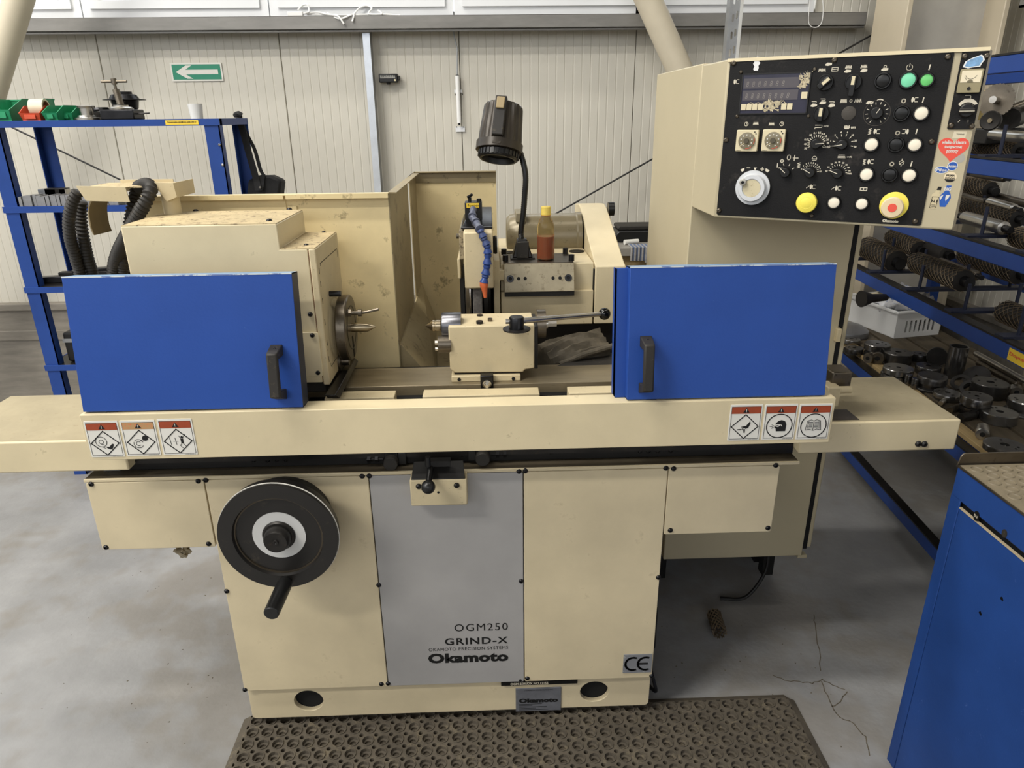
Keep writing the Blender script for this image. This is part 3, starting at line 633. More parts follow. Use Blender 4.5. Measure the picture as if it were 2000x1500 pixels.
# hose bracket tray on the headstock
br = thing('hose_bracket', 'dusty cream sheet-metal tray bracket on a short post carrying the black hoses', 'bracket', (-.70, 1.76, 1.384))
pc = V((-0.768, 1.770, 1.408))
part(MB().cyl((pc.x, 1.77, 1.384), (pc.x, 1.77, pc.z+.035), .0205, n=28), 'post', cream_dirty, br)
tz = 1.461
xa, xb, xc = -0.954, -0.846, -0.743
part(MB().hull([V((xa-.004, 1.72, tz-.004)), V((xb, 1.72, tz-.008)), V((xb+.004, 1.72, tz-.042)), V((xa+.012, 1.72, tz-.038))], [V((xa-.004, 1.7225, tz-.004)), V((xb, 1.7225, tz-.008)), V((xb+.004, 1.7225, tz-.042)), V((xa+.012, 1.7225, tz-.038))]), 'flange', cream_dirty, br)
part(MB().box(xa, xc-.01, 1.7425, 1.86, tz-.012, tz-.009), 'tray_top', cream_dusty, br)
part(MB().box(xa, xb, 1.7225, 1.7425, tz-.012, tz-.009), 'tray_edge', cream_dusty, br)
part(MB().box(xa+.03, xc-.05, 1.86, 1.8625, tz-.03, tz-.002), 'flange', cream_dirty, br)
rx = -0.790
part(MB().hull([V((rx, 1.7425, tz)), V((xc, 1.7425, tz-.002)), V((xc+.003, 1.7425, tz-.034)), V((rx+.025, 1.7425, tz-.044))], [V((rx, 1.74, tz)), V((xc, 1.74, tz-.002)), V((xc+.003, 1.74, tz-.034)), V((rx+.025, 1.74, tz-.044))]), 'flange', cream_dirty, br)
part(MB().box(xc-.0025, xc, 1.7425, 1.86, tz-.036, tz-.002), 'flange', cream_dirty, br)
# curved tongue dropping at the left end
tg = MB(); pts = []
for k in range(9):
    a = math.radians(90*min(1, k/6)); pts.append((1.79 - 0, 0))
side = [(xa+.035-.035*math.sin(math.radians(15*k)), tz-.028-.05*(1-math.cos(math.radians(15*k)))) for k in range(7)]
side += [(xa+.0-.001, tz-.10), (xa+.002, tz-.118)]
outer = [(x, z) for x, z in side]; inner = [(x+.003, z-.002) for x, z in side][::-1]
tg.hull([V((x, 1.735, z)) for x, z in outer+inner], [V((x+.01, 1.80, z)) for x, z in outer+inner])
part(tg, 'drop_tongue', mat('tongue_brown', (132, 116, 84), .5, mot=.2), br)
def corrugated(path, r, label):
    pts = catmull(path, 14); L = sum((b-a).length for a, b in zip(pts, pts[1:])); n = int(L/.0046)
    res = [pts[0]]; acc = 0; step = L/n; d = 0
    seg = [(a, b, (b-a).length) for a, b in zip(pts, pts[1:])]
    out = []; k = 0; pos = 0
    for i in range(n+1):
        s_ = min(i*step, L-1e-6)
        while k < len(seg)-1 and pos+seg[k][2] < s_: pos += seg[k][2]; k += 1
        a, b, l = seg[k]; out.append(a.lerp(b, (s_-pos)/l))
    solo(MB().tube(out, [r if i % 2 else r*.76 for i in range(len(out))], 16), 'corrugated_hose', rubber, label, 'hose', 'corrugated hoses', smooth=60)
corrugated([(-0.854, 1.800, 1.445), (-0.819, 1.770, 1.454), (-0.795, 1.735, 1.448), (-0.800, 1.720, 1.426), (-0.820, 1.720, 1.401), (-0.871, 1.740, 1.345), (-0.930, 1.780, 1.282), (-0.959, 1.800, 1.227), (-0.987, 1.800, 1.092)], .0165, 'thick black corrugated hose arching over the tray in front, nearest the headstock box')
corrugated([(-0.876, 1.840, 1.442), (-0.878, 1.820, 1.420), (-0.886, 1.800, 1.379), (-0.909, 1.800, 1.317), (-0.923, 1.790, 1.268), (-0.936, 1.800, 1.227), (-0.964, 1.800, 1.092)], .014, 'black corrugated hose tucked behind the headstock edge')
corrugated([(-0.967, 1.740, 1.443), (-0.983, 1.740, 1.422), (-1.007, 1.750, 1.382), (-1.028, 1.770, 1.330), (-1.043, 1.800, 1.274), (-1.054, 1.820, 1.218), (-1.073, 1.820, 1.088)], .0145, 'leftmost black corrugated hose, bowed outward')
corrugated([(-0.998, 1.800, 1.415), (-1.008, 1.800, 1.375), (-1.013, 1.800, 1.325), (-1.025, 1.820, 1.270), (-1.034, 1.840, 1.213), (-1.052, 1.840, 1.082)], .0155, 'black corrugated hose hanging straight below the brown tongue')

# ================================================================ tailstock
ts = thing('tailstock', 'cream tailstock block with steel centre and long clamping lever', 'tailstock', (.0, 1.69, .98))
TY = 1.645
bx0, bx1, bz0, bz1 = -0.105, 0.105, 1.002, 1.122
prof = [(bx0, bz0+.01), (bx0+.012, bz0), (bx1-.028, bz0-.002), (bx1-.024, bz0+.005), (bx1, bz0+.008), (bx1, bz1), (bx0, bz1)]
yb = 1.762
part(MB().hull([V((x, TY, z)) for x, z in prof], [V((x, yb, z)) for x, z in prof]), 'body', cream_dirty, ts, .003)
part(MB().box(bx1, bx1+.0085, TY+.002, yb, bz0+.006, bz1-.004), 'end_plate', gunmetal, ts, .001)
part(MB().box(-0.102, 0.070, 1.638, 1.79, .980, bz0-.006), 'foot', cream_dirty, ts, .002)
part(MB().box(bx0+.01, bx1-.035, 1.65, 1.79, bz0-.008, bz0+.004), 'swivel_joint', iron, ts)
for q in (V((-0.083, 1.638, 0.987)), V((0.052, 1.638, 0.986))): part(MB().cyl(q, q-V((0, .001, 0)), .0045, n=14), 'bolt_hole', dark, ts)
cb = V((-0.014, 1.625, 0.981))
cl = part(MB().box(cb.x-.016, cb.x+.016, 1.617, 1.638, .953, 1.003), 'clamp', gunmetal, ts, .002)
part(MB().cyl((cb.x, 1.617, cb.z), (cb.x, 1.614, cb.z), .011, n=20).cyl((cb.x, 1.614, cb.z), (cb.x, 1.608, cb.z), .008, n=6).cyl((cb.x, 1.608, cb.z), (cb.x, 1.600, cb.z), .0045, n=12), 'clamp_nut', steel, cl)
cy = lambda x, z=1.112, y=1.69: (x, y, z)
part(MB().lathe(cy(bx0+.03), cy(-1), [(0, .033), (.045, .033), (.048, .031), (.048, 0)], 36), 'quill_sleeve', mat('quill_steel', (104, 104, 108), .3, metal=.9, mot=.15, ms=20), ts)
part(MB().lathe(cy(-0.126), cy(-1), [(0, .0145), (.012, .0145), (.0125, .0135), (.0145, .0135), (.015, .0145), (.020, .0145), (.038, .001), (.038, 0)], 28), 'centre_point', MATS['brass_steel'], ts)
q = V((-0.120, 1.660, 1.073))
part(MB().cyl((bx0+.005, q.y, q.z), (q.x-.012, q.y, q.z), .0215, n=32), 'oil_cup', steel_dk, ts)
part(MB().cyl((q.x-.012, q.y, q.z+.004), (q.x-.02, q.y, q.z+.004), .006, n=6).cyl((q.x-.012, q.y, q.z-.012), (q.x-.02, q.y, q.z-.012), .005, n=6), 'cup_bolt', steel, ts)
part(MB().cyl((bx1+.008, 1.69, 1.112), (bx1+.03, 1.69, 1.112), .036, n=36), 'end_flange', steel_dk, ts)
part(MB().cyl((bx1+.03, 1.69, 1.112), (bx1+.036, 1.69, 1.112), .013, n=20).cyl((bx1+.036, 1.69, 1.112), (bx1+.058, 1.69, 1.112), .0085, n=6), 'end_nut', steel, ts)
hub = V((0.060, 1.608, 1.142))
part(MB().cyl((hub.x, hub.y, bz1), (hub.x, hub.y, bz1+.003), .033, n=36), 'lever_washer', iron, ts)
part(MB().lathe((hub.x, hub.y, bz1+.003), (hub.x, hub.y, 2), [(0, .0175), (.026, .0175), (.029, .016), (.029, 0)], 32), 'lever_hub', gunmetal, ts)
lr = (hub.x, hub.y, bz1+.018)
e = V((0.288, 1.720, 1.126))
lv = part(MB().cyl((hub.x-.026, hub.y, bz1+.021), (hub.x-.017, hub.y, bz1+.021), .006, n=14).cyl((hub.x, hub.y, bz1+.021), e, .0072, .0055, n=16), 'lever_rod', steel, ts)
part(MB().sphere(e, .0155, 24), 'ball_knob', mat('ball_black', (10, 10, 10), .12, mot=0), lv)
for p_, r_ in ((V((-0.029, 1.667, 1.135)), .009), (V((-0.003, 1.688, 1.135)), .006)):
    part(MB().cyl((p_.x, p_.y, bz1), (p_.x, p_.y, bz1+.007), r_, n=6 if r_ > .008 else 16), 'top_bolt', gunmetal if r_ > .008 else steel_dk, ts)
p_ = V((-0.029, 1.739, 1.135)); part(MB().cyl((p_.x, p_.y, bz1), (p_.x, p_.y, bz1+.003), .008, n=12), 'plug', iron, ts)

# ================================================================ splash guard
sg = thing('splash_guard', 'tall cream sheet-metal splash guard behind the worktable', 'splash guard', (-.4, 2.2, .82))
sx0, sx1, st = -.90, -.258, 1.417
seam = -0.525
part(MB().box(sx0, seam, 1.88, 1.883, .84, st-.003), 'sheet_panel', sheet, sg)
part(MB().box(seam-.02, sx1, 1.8835, 1.8865, .84, st-.003), 'sheet_panel', sheet, sg)
part(MB().box(sx0, sx1, 1.862, 1.888, st-.003, st).box(sx0, seam, 1.862, 1.865, st-.012, st-.003).box(seam+.006, sx1, 1.862, 1.865, st-.012, st-.003), 'folded_lip', sheet, sg)
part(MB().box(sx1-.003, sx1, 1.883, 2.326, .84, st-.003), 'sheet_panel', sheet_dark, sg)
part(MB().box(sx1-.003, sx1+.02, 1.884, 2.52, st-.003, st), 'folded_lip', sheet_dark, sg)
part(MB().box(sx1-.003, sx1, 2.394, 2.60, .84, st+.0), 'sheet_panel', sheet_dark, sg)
part(MB().box(sx1, .028, 2.60, 2.603, .84, st), 'sheet_panel', sheet, sg)
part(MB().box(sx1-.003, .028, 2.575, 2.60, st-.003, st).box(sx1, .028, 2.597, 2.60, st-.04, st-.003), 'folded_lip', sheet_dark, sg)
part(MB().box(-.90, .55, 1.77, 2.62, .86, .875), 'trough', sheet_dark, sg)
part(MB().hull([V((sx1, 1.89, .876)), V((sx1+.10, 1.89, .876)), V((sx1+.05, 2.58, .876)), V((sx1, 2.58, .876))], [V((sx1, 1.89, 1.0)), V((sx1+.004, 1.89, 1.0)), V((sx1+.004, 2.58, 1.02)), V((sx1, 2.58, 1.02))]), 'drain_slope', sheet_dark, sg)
part(MB().box(-.85, .50, 2.215, 2.6, .0, .858), 'pedestal', cream_base, sg)
part(MB().box(seam+.004, seam+.028, 1.879, 1.8835, st-.075, st-.03), 'joint_tab', sheet, sg, .004)

# ================================================================ wheelhead
wh = thing('wheelhead', 'cream wheelhead with grinding wheel guard, motor and belt cover', 'wheelhead', (.14, 2.2, .876))
part(MB().box(.03, .302, 2.02, 2.48, 1.022, 1.197), 'housing', cream, wh, .003)
part(MB().box(.0, .40, 2.04, 2.55, .876, 1.02), 'cross_slide', black, wh, .003)
part(MB().box(.03, .30, 2.0, 2.022, 1.019, 1.12), 'front_cover', cream_dirty, wh, .002)
# belt cover
s_ = V((0.304, 2.427, 1.317)); 
prof = [(2.0, 1.019), (2.0, 1.190), (2.03, 1.196), (s_.y-.06, s_.z-.008), (s_.y, s_.z), (s_.y+.10, s_.z-.01), (s_.y+.12, 1.019)]
bc = part(MB().hull([V((.304, a, b)) for a, b in prof], [V((.392, a, b)) for a, b in prof]), 'belt_cover', cream, wh, .003)
kn = V((0.400, 2.353, 1.308))
part(MB().cyl((.392, kn.y, kn.z), (.412, kn.y, kn.z), .022, n=28), 'knob', blackpl, bc)
part(MB().box(.30, .304, 2.01, s_.y+.1, 1.03, 1.18), 'joint_line', dark, wh)
# motor
mc = lambda x: (x, 2.33, 1.225)
part(MB().lathe(mc(.055), mc(1), [(0, .03), (.002, .062), (.012, .072), (.045, .078), (.05, .074), (.225, .074), (.23, .078), (.243, .078), (.243, 0)], 48), 'motor', mat('motor_olive', (126, 116, 92), .32, mot=.15, ms=6, metal=.2, dirt=.5, ds=60, dc=(70, 62, 46)), wh)
part(MB().box(.085, .118, 2.27, 2.38, 1.28, 1.31), 'terminal_box', mat('olive_grey', (128, 120, 98), .5), wh, .003)
part(MB().cyl((.298, 2.33, 1.225), (.303, 2.33, 1.225), .06, n=36), 'drive_flange', black, wh)
# dresser block
xa, xb = 0.039, 0.242
prof = [(1.978, 1.137), (1.972, 1.125), (2.03, 1.125), (2.06, 1.203), (2.0, 1.203)]
db = part(MB().hull([V((xa, a, b)) for a, b in prof], [V((xb, a, b)) for a, b in prof]), 'dresser_block', mat('worn_steel_block', (160, 150, 126), .42, metal=.35, mot=.2, ms=10, dirt=.5, ds=50, thr=.55, dc=(96, 84, 60)), wh, .002)
part(MB().box(xa+.001, xb-.001, 1.974, 2.03, 1.112, 1.1255), 'block_underside', black, db)
part(MB().box(xa+.002, xb-.002, 2.0, 2.14, 1.198, 1.2045), 'top_plate', steel_dk, db, .001)
up = V((0, .022, .066)).normalized(); fm = frame((0, 1.978, 1.137), (1, 0, 0), up); nn = fm.to_3x3() @ V((0, 0, 1))
def onface(px, h): return fm @ V((px, h, 0))
for x, r in ((xa+.018, .0105), (xb-.018, .0105), (xa+.042, .0048), (xa+.061, .0048), (xb-.042, .0048), (xb-.062, .0048)):
    c = onface(x, .026)
    part(MB().cyl(c, c+nn*.0012, r, n=20), 'bolt_recess', dark, db)
    if r > .006: part(MB().ring(c, c+nn, [(0, r*.98), (.0025, r*.98), (.0025, r*.5), (0, r*.5)], 24), 'socket_bolt', gunmetal, db)
for x, y in ((xa+.006, 2.03), (xa+.004, 2.13), (xb-.006, 2.02), (xb-.012, 2.13)):
    part(MB().cyl((x, y, 1.2045), (x, y, 1.222), .0085, n=18), 'cap_screw', gunmetal, db)
part(MB().cyl((0.273, 2.2, 1.197), (0.273, 2.2, 1.2), .024, n=28).cyl((xa-.012+.03, 2.2, 1.197), (xa+.018, 2.2, 1.2), .022, n=28), 'round_plug', iron, wh)
# wheel guard and wheel
gx0, gx1 = -0.070, 0.009
gz0, gz1 = 1.156, 1.309
part(MB().hull([V((gx0, 1.895, gz0)), V((gx1, 1.895, gz0)), V((gx1, 1.895, gz1)), V((gx0, 1.895, gz1))], [V((gx0, 2.24, gz0)), V((gx1, 2.24, gz0)), V((gx1, 2.24, gz1+.0)), V((gx0, 2.24, gz1))]), 'wheel_guard', cream_dirty, wh, .004)
part(MB().box(gx0-.008, gx1, 1.95, 2.22, gz1, gz1+.006).hull([V((gx0-.006, 1.96, gz1+.004)), V((gx1, 1.96, gz1+.004)), V((gx1, 2.2, gz1+.004)), V((gx0-.006, 2.2, gz1+.004))], [V((gx0+.004, 2.0, gz1+.02)), V((gx1, 2.0, gz1+.02)), V((gx1, 2.2, gz1+.03)), V((gx0+.004, 2.2, gz1+.03))]), 'guard_top', gunmetal, wh, .002)
part(MB().box(gx0-.0135, gx0, 1.945, 2.2, 1.227, gz1-.004), 'guard_side_plate', mat('corroded', (150, 138, 112), .6, mot=.3, ms=50, dirt=.8, ds=90, thr=.5, dc=(74, 62, 46)), wh, .002)
part(MB().box(gx0-.022, gx0-.0135, 1.97, 2.2, 1.167, 1.225), 'side_tab', cream_dirty, wh, .003)
part(MB().cyl((gx0-.0135, 1.975, 1.287), (gx0-.022, 1.975, 1.287), .007, n=14), 'guard_bolt', steel_dk, wh)
wc = lambda x: (x, 2.085, 1.112)
part(MB().lathe(wc(gx0+.020), wc(1), [(0, .163), (.002, .165), (.024, .165), (.026, .163), (.026, 0)], 64), 'grinding_wheel', mat('abrasive', (108, 104, 100), .9, mot=.3, ms=120, bump=.5, bs=300), wh)
part(MB().lathe(wc(gx0-.004), wc(1), [(0, .10), (.004, .135), (.012, .14), (.014, .150), (.018, .150), (.018, 0)], 56), 'wheel_flange', steel, wh)
part(MB().lathe(wc(gx0+.05), wc(1), [(0, .150), (.012, .150), (.012, .12), (.02, .12)], 48), 'end_flange', black, wh)
part(MB().box(gx0-.018, gx0-.006, 1.99, 2.2, 1.0, 1.165), 'guard_cheek', black, wh)
part(MB().box(gx0-.006, gx1+.004, 2.10, 2.14, .9, gz0+.02), 'guard_back', dark, wh)
part(MB().box(gx1, gx1+.018, 1.985, 2.2, 1.03, gz0+.06).box(gx1+.002, .04, 1.99, 2.1, gz0-.0, gz0+.03), 'guard_bracket', cream_dirty, wh, .002)
part(MB().lathe((gx1, 2.0, 1.257), (gx1+1, 2.0, 1.257), [(0, .024), (.008, .026), (.012, .024), (.012, 0)], 24), 'guard_knob', blackpl, wh)
# dirty bellows pad on the trough
rb_ = MB(); nu, nv = 16, 10; rr = random.Random(5)
A, B, Cc, D = V((0.123, 1.800, 1.023)), V((0.307, 1.920, 1.030)), V((0.321, 1.800, 1.010)), V((0.171, 1.770, 0.974))
vs = []
for i in range(nu+1):
    for j in range(nv+1):
        u, w = i/nu, j/nv
        p_ = (A.lerp(B, u)).lerp(D.lerp(Cc, u), w); p_ = p_+V((0, 0, .005*math.sin(w*26+u*5)+rr.uniform(-.002, .002)+.02*math.sin(u*PI)*math.sin(w*PI))); vs.append(p_)
fs = [(i*(nv+1)+j, (i+1)*(nv+1)+j, (i+1)*(nv+1)+j+1, i*(nv+1)+j+1) for i in range(nu) for j in range(nv)]
lowv = [V((p_.x, p_.y, max(.876, p_.z-.06))) for p_ in vs]
k0 = len(vs); fs2 = [tuple(k0+i for i in reversed(f)) for f in fs]
edge = [j for j in range(nv+1)]+[i*(nv+1)+nv for i in range(1, nu+1)]+[nu*(nv+1)+j for j in range(nv-1, -1, -1)]+[i*(nv+1) for i in range(nu-1, 0, -1)]
fs3 = [(edge[i], edge[(i+1) % len(edge)], k0+edge[(i+1) % len(edge)], k0+edge[i]) for i in range(len(edge))]
rb_.add(vs+lowv, fs+fs2+fs3)
clothm = mat('oily_cloth', (76, 69, 56), .75, mot=.35, ms=26, dirt=.5, ds=20, dc=(56, 48, 36), bump=.6, bs=90)
lr = thing('splash_flap', 'stiff wrinkled oil-soaked splash flap behind the tailstock', 'flap', (.2, 1.85, .876))
part(rb_, 'flap_sheet', clothm, lr)
part(MB().tube([D+V((.01, -.005, .002)), D.lerp(Cc, .5)+V((0, -.008, .006)), Cc+V((.005, -.004, .004))], [.006, .009, .009], 10), 'rolled_hem', clothm, lr)
part(MB().hull([V((0.167, 1.742, 0.980)), V((0.324, 1.744, 0.980)), V((0.327, 1.808, 0.990)), V((0.302, 1.828, 0.990))], [p_-V((0, 0, .03)) for p_ in (V((0.167, 1.742, 0.980)), V((0.324, 1.744, 0.980)), V((0.327, 1.808, 0.990)), V((0.302, 1.828, 0.990)))]), 'rubber_strip', rubber, lr)

# ================================================================ coolant valve and jointed hose
cv = thing('coolant_hose', 'blue and grey jointed coolant hose with orange nozzle below a black valve block', 'coolant hose', (-0.044, 2.000, 1.305))
vy = 2.0
(vx0, vz1), (vx1, vz0) = (-0.067, 1.375), (-0.019, 1.307)
part(MB().box(vx0, vx1, vy, vy+.05, vz0-.02, vz1), 'valve_block', black, cv, .002)
part(MB().box(vx0+.005, vx1-.008, vy-.002, vy, vz1-.014, vz1-.002), 'yellow_tag', yellow, cv)
text('flownex', FRONT(vx0+.008, vy-.002, vz1-.011), .007, ink, cv, width=.032)
part(MB().cyl((vx0+.014, vy+.02, vz1), (vx0+.014, vy+.02, vz1+.012), .005, n=12).cyl((vx0+.008, vy+.015, vz1+.012), (vx0+.022, vy+.02, vz1+.020), .004, n=8).cyl((vx1-.008, vy+.02, vz1), (vx1-.008, vy+.02, vz1+.008), .007, n=12), 'valve_fitting', gunmetal, cv)
seg = [V((-0.043, 1.985, 1.359)), V((-0.046, 1.955, 1.340)), V((-0.034, 1.925, 1.329)), V((-0.024, 1.882, 1.316)), V((-0.016, 1.880, 1.297)), V((-0.007, 1.879, 1.277)), V((-0.005, 1.878, 1.254)), V((-0.008, 1.876, 1.224)), V((-0.013, 1.875, 1.197)), V((-0.018, 1.872, 1.175))]
hblue = mat('hose_blue', (40, 66, 128), .35, mot=.2, ms=40); hgrey = mat('hose_grey', (84, 88, 104), .35, mot=.3, ms=40); hmid = mat('hose_blue_dull', (62, 76, 118), .35, mot=.3, ms=40)
for i, (a, b) in enumerate(zip(seg, seg[1:])):
    d = (b-a); L = d.length
    part(MB().lathe(a-d*.12, b, [(0, .0062), (L*.12, .0096), (L*.3, .0102), (L*.46, .0080), (L*.58, .0086), (L*.95, .0124), (L*1.02, .0124), (L*1.04, .007)], 20), 'hose_segment', (hgrey, hgrey, hgrey, hmid, hmid, hblue, hblue, hblue, hblue)[i], cv)
a = seg[-1]; b = V((-0.015, 1.868, 1.142))
part(MB().lathe(a+(a-b)*.2, b, [(0, .0105), (.012, .0115), (.018, .009), (.035, .006), (.045, .0045), (.045, .002)], 18), 'nozzle', mat('nozzle_orange', (206, 104, 62), .45, dirt=.5, ds=60), cv)

# ================================================================ work lamp
lp = thing('work_lamp', 'black ribbed gooseneck work lamp pointing down', 'lamp', (0.096, 2.017, 1.204))
LY = 2.075
bx = 0.096
part(MB().box(bx-.036, bx+.036, LY-.03, LY+.03, 1.2045, 1.209), 'base_flange', iron, lp, .001)
part(MB().hull([V((bx+a, LY+b, 1.209)) for a, b in ((-.03, -.026), (.03, -.026), (.03, .026), (-.03, .026))], [V((bx+a, LY+b, 1.262)) for a, b in ((-.016, -.016), (.013, -.016), (.013, .016), (-.016, .016))]), 'base_wedge', iron, lp, .003)
part(MB().box(bx-.018, bx+.018, LY-.034, LY-.022, 1.209, 1.257), 'base_clip', rubber, lp, .002)
g0 = V((bx-.003, LY, 1.26))
gp_ = catmull([g0, V((0.093, 2.075, 1.285)), V((0.100, 2.075, 1.336)), V((0.104, 2.075, 1.386)), V((0.107, 2.075, 1.429)), V((0.103, 2.080, 1.464)), V((0.092, 2.090, 1.501)), V((0.081, 2.100, 1.522))], 16)
part(MB().tube(gp_, [.0088 if i % 2 else .0078 for i in range(len(gp_))], 14), 'gooseneck', blackpl, lp, smooth=60)
la, lb_ = V((0.048, 2.100, 1.624)), V((0.031, 2.060, 1.500))
ax = (lb_-la); Ln = ax.length
lampm = mat('lamp_black', (52, 46, 38), .35, mot=.25, ms=30, metal=.2)
n = 72
u = ax.normalized().orthogonal().normalized(); w = ax.normalized().cross(u); mb = MB(); rings = []
for t_, r_ in ((0, .0), (.0, .050), (.006, .0545), (Ln*.80, .0615), (Ln*.80, .0)):
    rings.append([la+ax.normalized()*t_+(u*math.cos(2*PI*i/n)+w*math.sin(2*PI*i/n))*(r_*(1.0 if (i % 4) < 2 else .95)) for i in range(n)])
vs = [p_ for r_ in rings for p_ in r_]
part(weld(MB().add(vs, [(k*n+i, k*n+(i+1) % n, (k+1)*n+(i+1) % n, (k+1)*n+i) for k in range(len(rings)-1) for i in range(n)])), 'ribbed_shade', lampm, lp, smooth=30)
part(MB().lathe(la+ax*.795, lb_, [(0, .0655), (.022, .0655), (.023, .060), (.02, 0)], 56), 'rim', lampm, lp)
mb = MB().lathe(la+ax*.98, la+ax*2, [(0, .0555), (.016, .0555), (.020, .052), (.020, .046), (.006, .042), (.006, 0)], 56)
for i in range(28):
    d = u*math.cos(2*PI*i/28)+w*math.sin(2*PI*i/28); c = la+ax*.985; mb.hull([c+d*.055+ax.normalized().cross(d)*e for e in (-.0035, .0035)]+[c+d*.058+ax.normalized().cross(d)*e for e in (.0035, -.0035)], [c+ax.normalized()*.014+d*.055+ax.normalized().cross(d)*e for e in (-.0035, .0035)]+[c+ax.normalized()*.014+d*.058+ax.normalized().cross(d)*e for e in (.0035, -.0035)])
part(mb, 'lens_ring', blackpl, lp)
fd = V((-.15, -1, .1)); fd = (fd-ax.normalized()*fd.dot(ax.normalized())).normalized(); sd = ax.normalized().cross(fd)
def lampbox(t0, t1, hw_, d0, d1): return MB().hull([la+ax.normalized()*t0+sd*e+fd*f for e, f in ((-hw_, d0), (hw_, d0), (hw_, d1), (-hw_, d1))], [la+ax.normalized()*t1+sd*e+fd*f for e, f in ((-hw_, d0+.004), (hw_, d0+.004), (hw_, d1+.004), (-hw_, d1+.004))])
part(lampbox(-.006, .10, .0155, .045, .066), 'switch_housing', rubber, lp, .003)
part(lampbox(-.002, .03, .011, .062, .069), 'switch_rocker', mat('switch_tan', (150, 132, 96), .4), lp, .002)
part(lampbox(.10, .122, .0125, .05, .062), 'cable_clip', lampm, lp, .002)

# ================================================================ bottle
bo = thing('drink_bottle', 'small plastic bottle half full of red-brown liquid with a yellow cap', 'bottle', (0.158, 1.974, 1.204))
b0 = V((0.158, 1.974, 1.204)); b0.y = 2.045; b0.x = 0.163
B = lambda z: (b0.x, b0.y, 1.2045+z)
clearp = mat('bottle_plastic', (214, 196, 150), .08, trans=.92, mot=.02, ior=1.25)
part(MB().lathe(B(0), B(1), [(0, .020), (.003, .0245), (.012, .0255), (.016, .0245), (.020, .0255), (.072, .0255), (.076, .0245), (.080, .0255), (.095, .0248), (.112, .020), (.124, .0135), (.130, .0125), (.140, .0125)], 40), 'bottle_wall', clearp, bo)
part(MB().lathe(B(.002), B(1), [(0, .019), (.002, .0235), (.012, .0245), (.066, .0245), (.066, 0)], 40), 'liquid', mat('red_drink', (150, 48, 22), .15, mot=.1, ms=20), bo)
part(MB().lathe(B(.128), B(1), [(0, .0150), (.004, .0152), (.004, .0142), (.022, .0142), (.024, .012), (.024, 0)], 32), 'cap', mat('cap_yellow', (222, 196, 96), .4, mot=.1, ms=60), bo)
part(MB().ring(B(.126), B(1), [(0, .0135), (.003, .0150), (.004, .0150), (.004, .0135)], 32), 'cap_ring', orange_red, bo)


# ================================================================ electrical cabinet and control panel
ec = thing('electrical_cabinet', 'tall cream electrical cabinet standing behind the right blue door', 'cabinet', (.8, 2.2, 0))
cx1 = 1.048; gx = 1.027
part(MB().box(.554, gx-.008, 1.95, 2.46, .215, 1.718), 'cabinet_body', pod_cream, ec, .003)
part(MB().box(gx+.006, cx1, 1.955, 2.46, .245, 1.718), 'side_strip', pod_cream, ec, .003)
part(MB().box(gx-.0085, gx+.0065, 1.9535, 2.455, .24, 1.715), 'gap_shade_fill', dark, ec)  # flush black strip painted in for the shade inside the gap
part(MB().box(gx-.02, cx1-.01, 1.952, 1.975, .205, .215), 'bottom_flange', pod_cream, ec)
lk = V((1.016, 1.950, 0.987))
part(MB().box(lk.x-.006, lk.x+.008, 1.935, 1.953, lk.z-.02, lk.z+.02), 'latch', cream_dirty, ec, .002)
for x in (.60, 1.0):
    for y in (2.16, 2.24): part(MB().box(x-.02, x+.02, y-.02, y+.02, 0, .216), 'leg', black, ec)
part(MB().tube(catmull([(.93, 2.0, .214), (.92, 1.99, .12), (.86, 1.98, .03), (.78, 2.0, .012)], 8), .006, 8), 'cable', black, ec)

ct = thing('light_block_box', 'low black coolant tank pushed under the rear of the cabinet', 'tank', (.78, 2.45, 0))  # unseen box added to keep light from behind out of the cabinet underside
part(MB().box(.53, 1.03, 2.30, 2.62, .012, .19), 'blocker_body', black, ct, .006)
part(MB().box(.52, 1.04, 2.29, 2.63, .19, .20), 'blocker_lid', iron, ct, .002)
for x_ in (.56, .97):
    part(MB().box(x_, x_+.03, 2.32, 2.60, 0, .012), 'skid', iron, ct)
A2 = V((.554, 1.744)); B2 = V((.989, 1.486)); PZ, PT = 1.36, 1.714
cpn = thing('control_panel', 'black-faced control panel with buttons, dials and stickers in a cream angled housing', 'control panel', (.78, 1.75, PZ))
poly = [A2, B2, V((1.03, 1.54)), V((1.045, 1.946)), V((.554, 1.946))]
part(MB().hull([V((p.x, p.y, PZ)) for p in poly], [V((p.x, p.y, PT)) for p in poly]), 'housing', pod_cream, cpn, .003)
UD = V((B2.x-A2.x, B2.y-A2.y, 0)).normalized()
PF = frame((A2.x, A2.y, PZ), UD, (0, 0, 1)); PN = PF.to_3x3() @ V((0, 0, 1))
PWd = (B2-A2).length
part(MB().box(.0, PWd, PT-PZ-.006, PT-PZ+.001, 0, .005, PF), 'top_bead', mat('bead_cream', (226, 212, 176), .5), cpn)
def LF(w): return PF @ M.Translation((0, 0, w))
fpz = .003
bp = part(MB().prism(rrect(.006, .006, .446, .350, .005, 3), PF, fpz), 'face_plate', blackpanel, cpn, .0006)
sp_ = part(MB().prism(rrect(.459, .203, .5055, .350, .003, 3), PF, fpz), 'side_face_plate', blackpanel, cpn, .0006)
def pcyl(u, v, w0, w1, r, n=32, r1=None): return MB().cyl(PF @ V((u, v, w0)), PF @ V((u, v, w1)), r, r1, n)
def plathe(u, v, w0, prof, n=32): return MB().lathe(PF @ V((u, v, w0)), PF @ V((u, v, w0+1)), prof, n)
def pring(u, v, w0, prof, n=32): return MB().ring(PF @ V((u, v, w0)), PF @ V((u, v, w0+1)), prof, n)
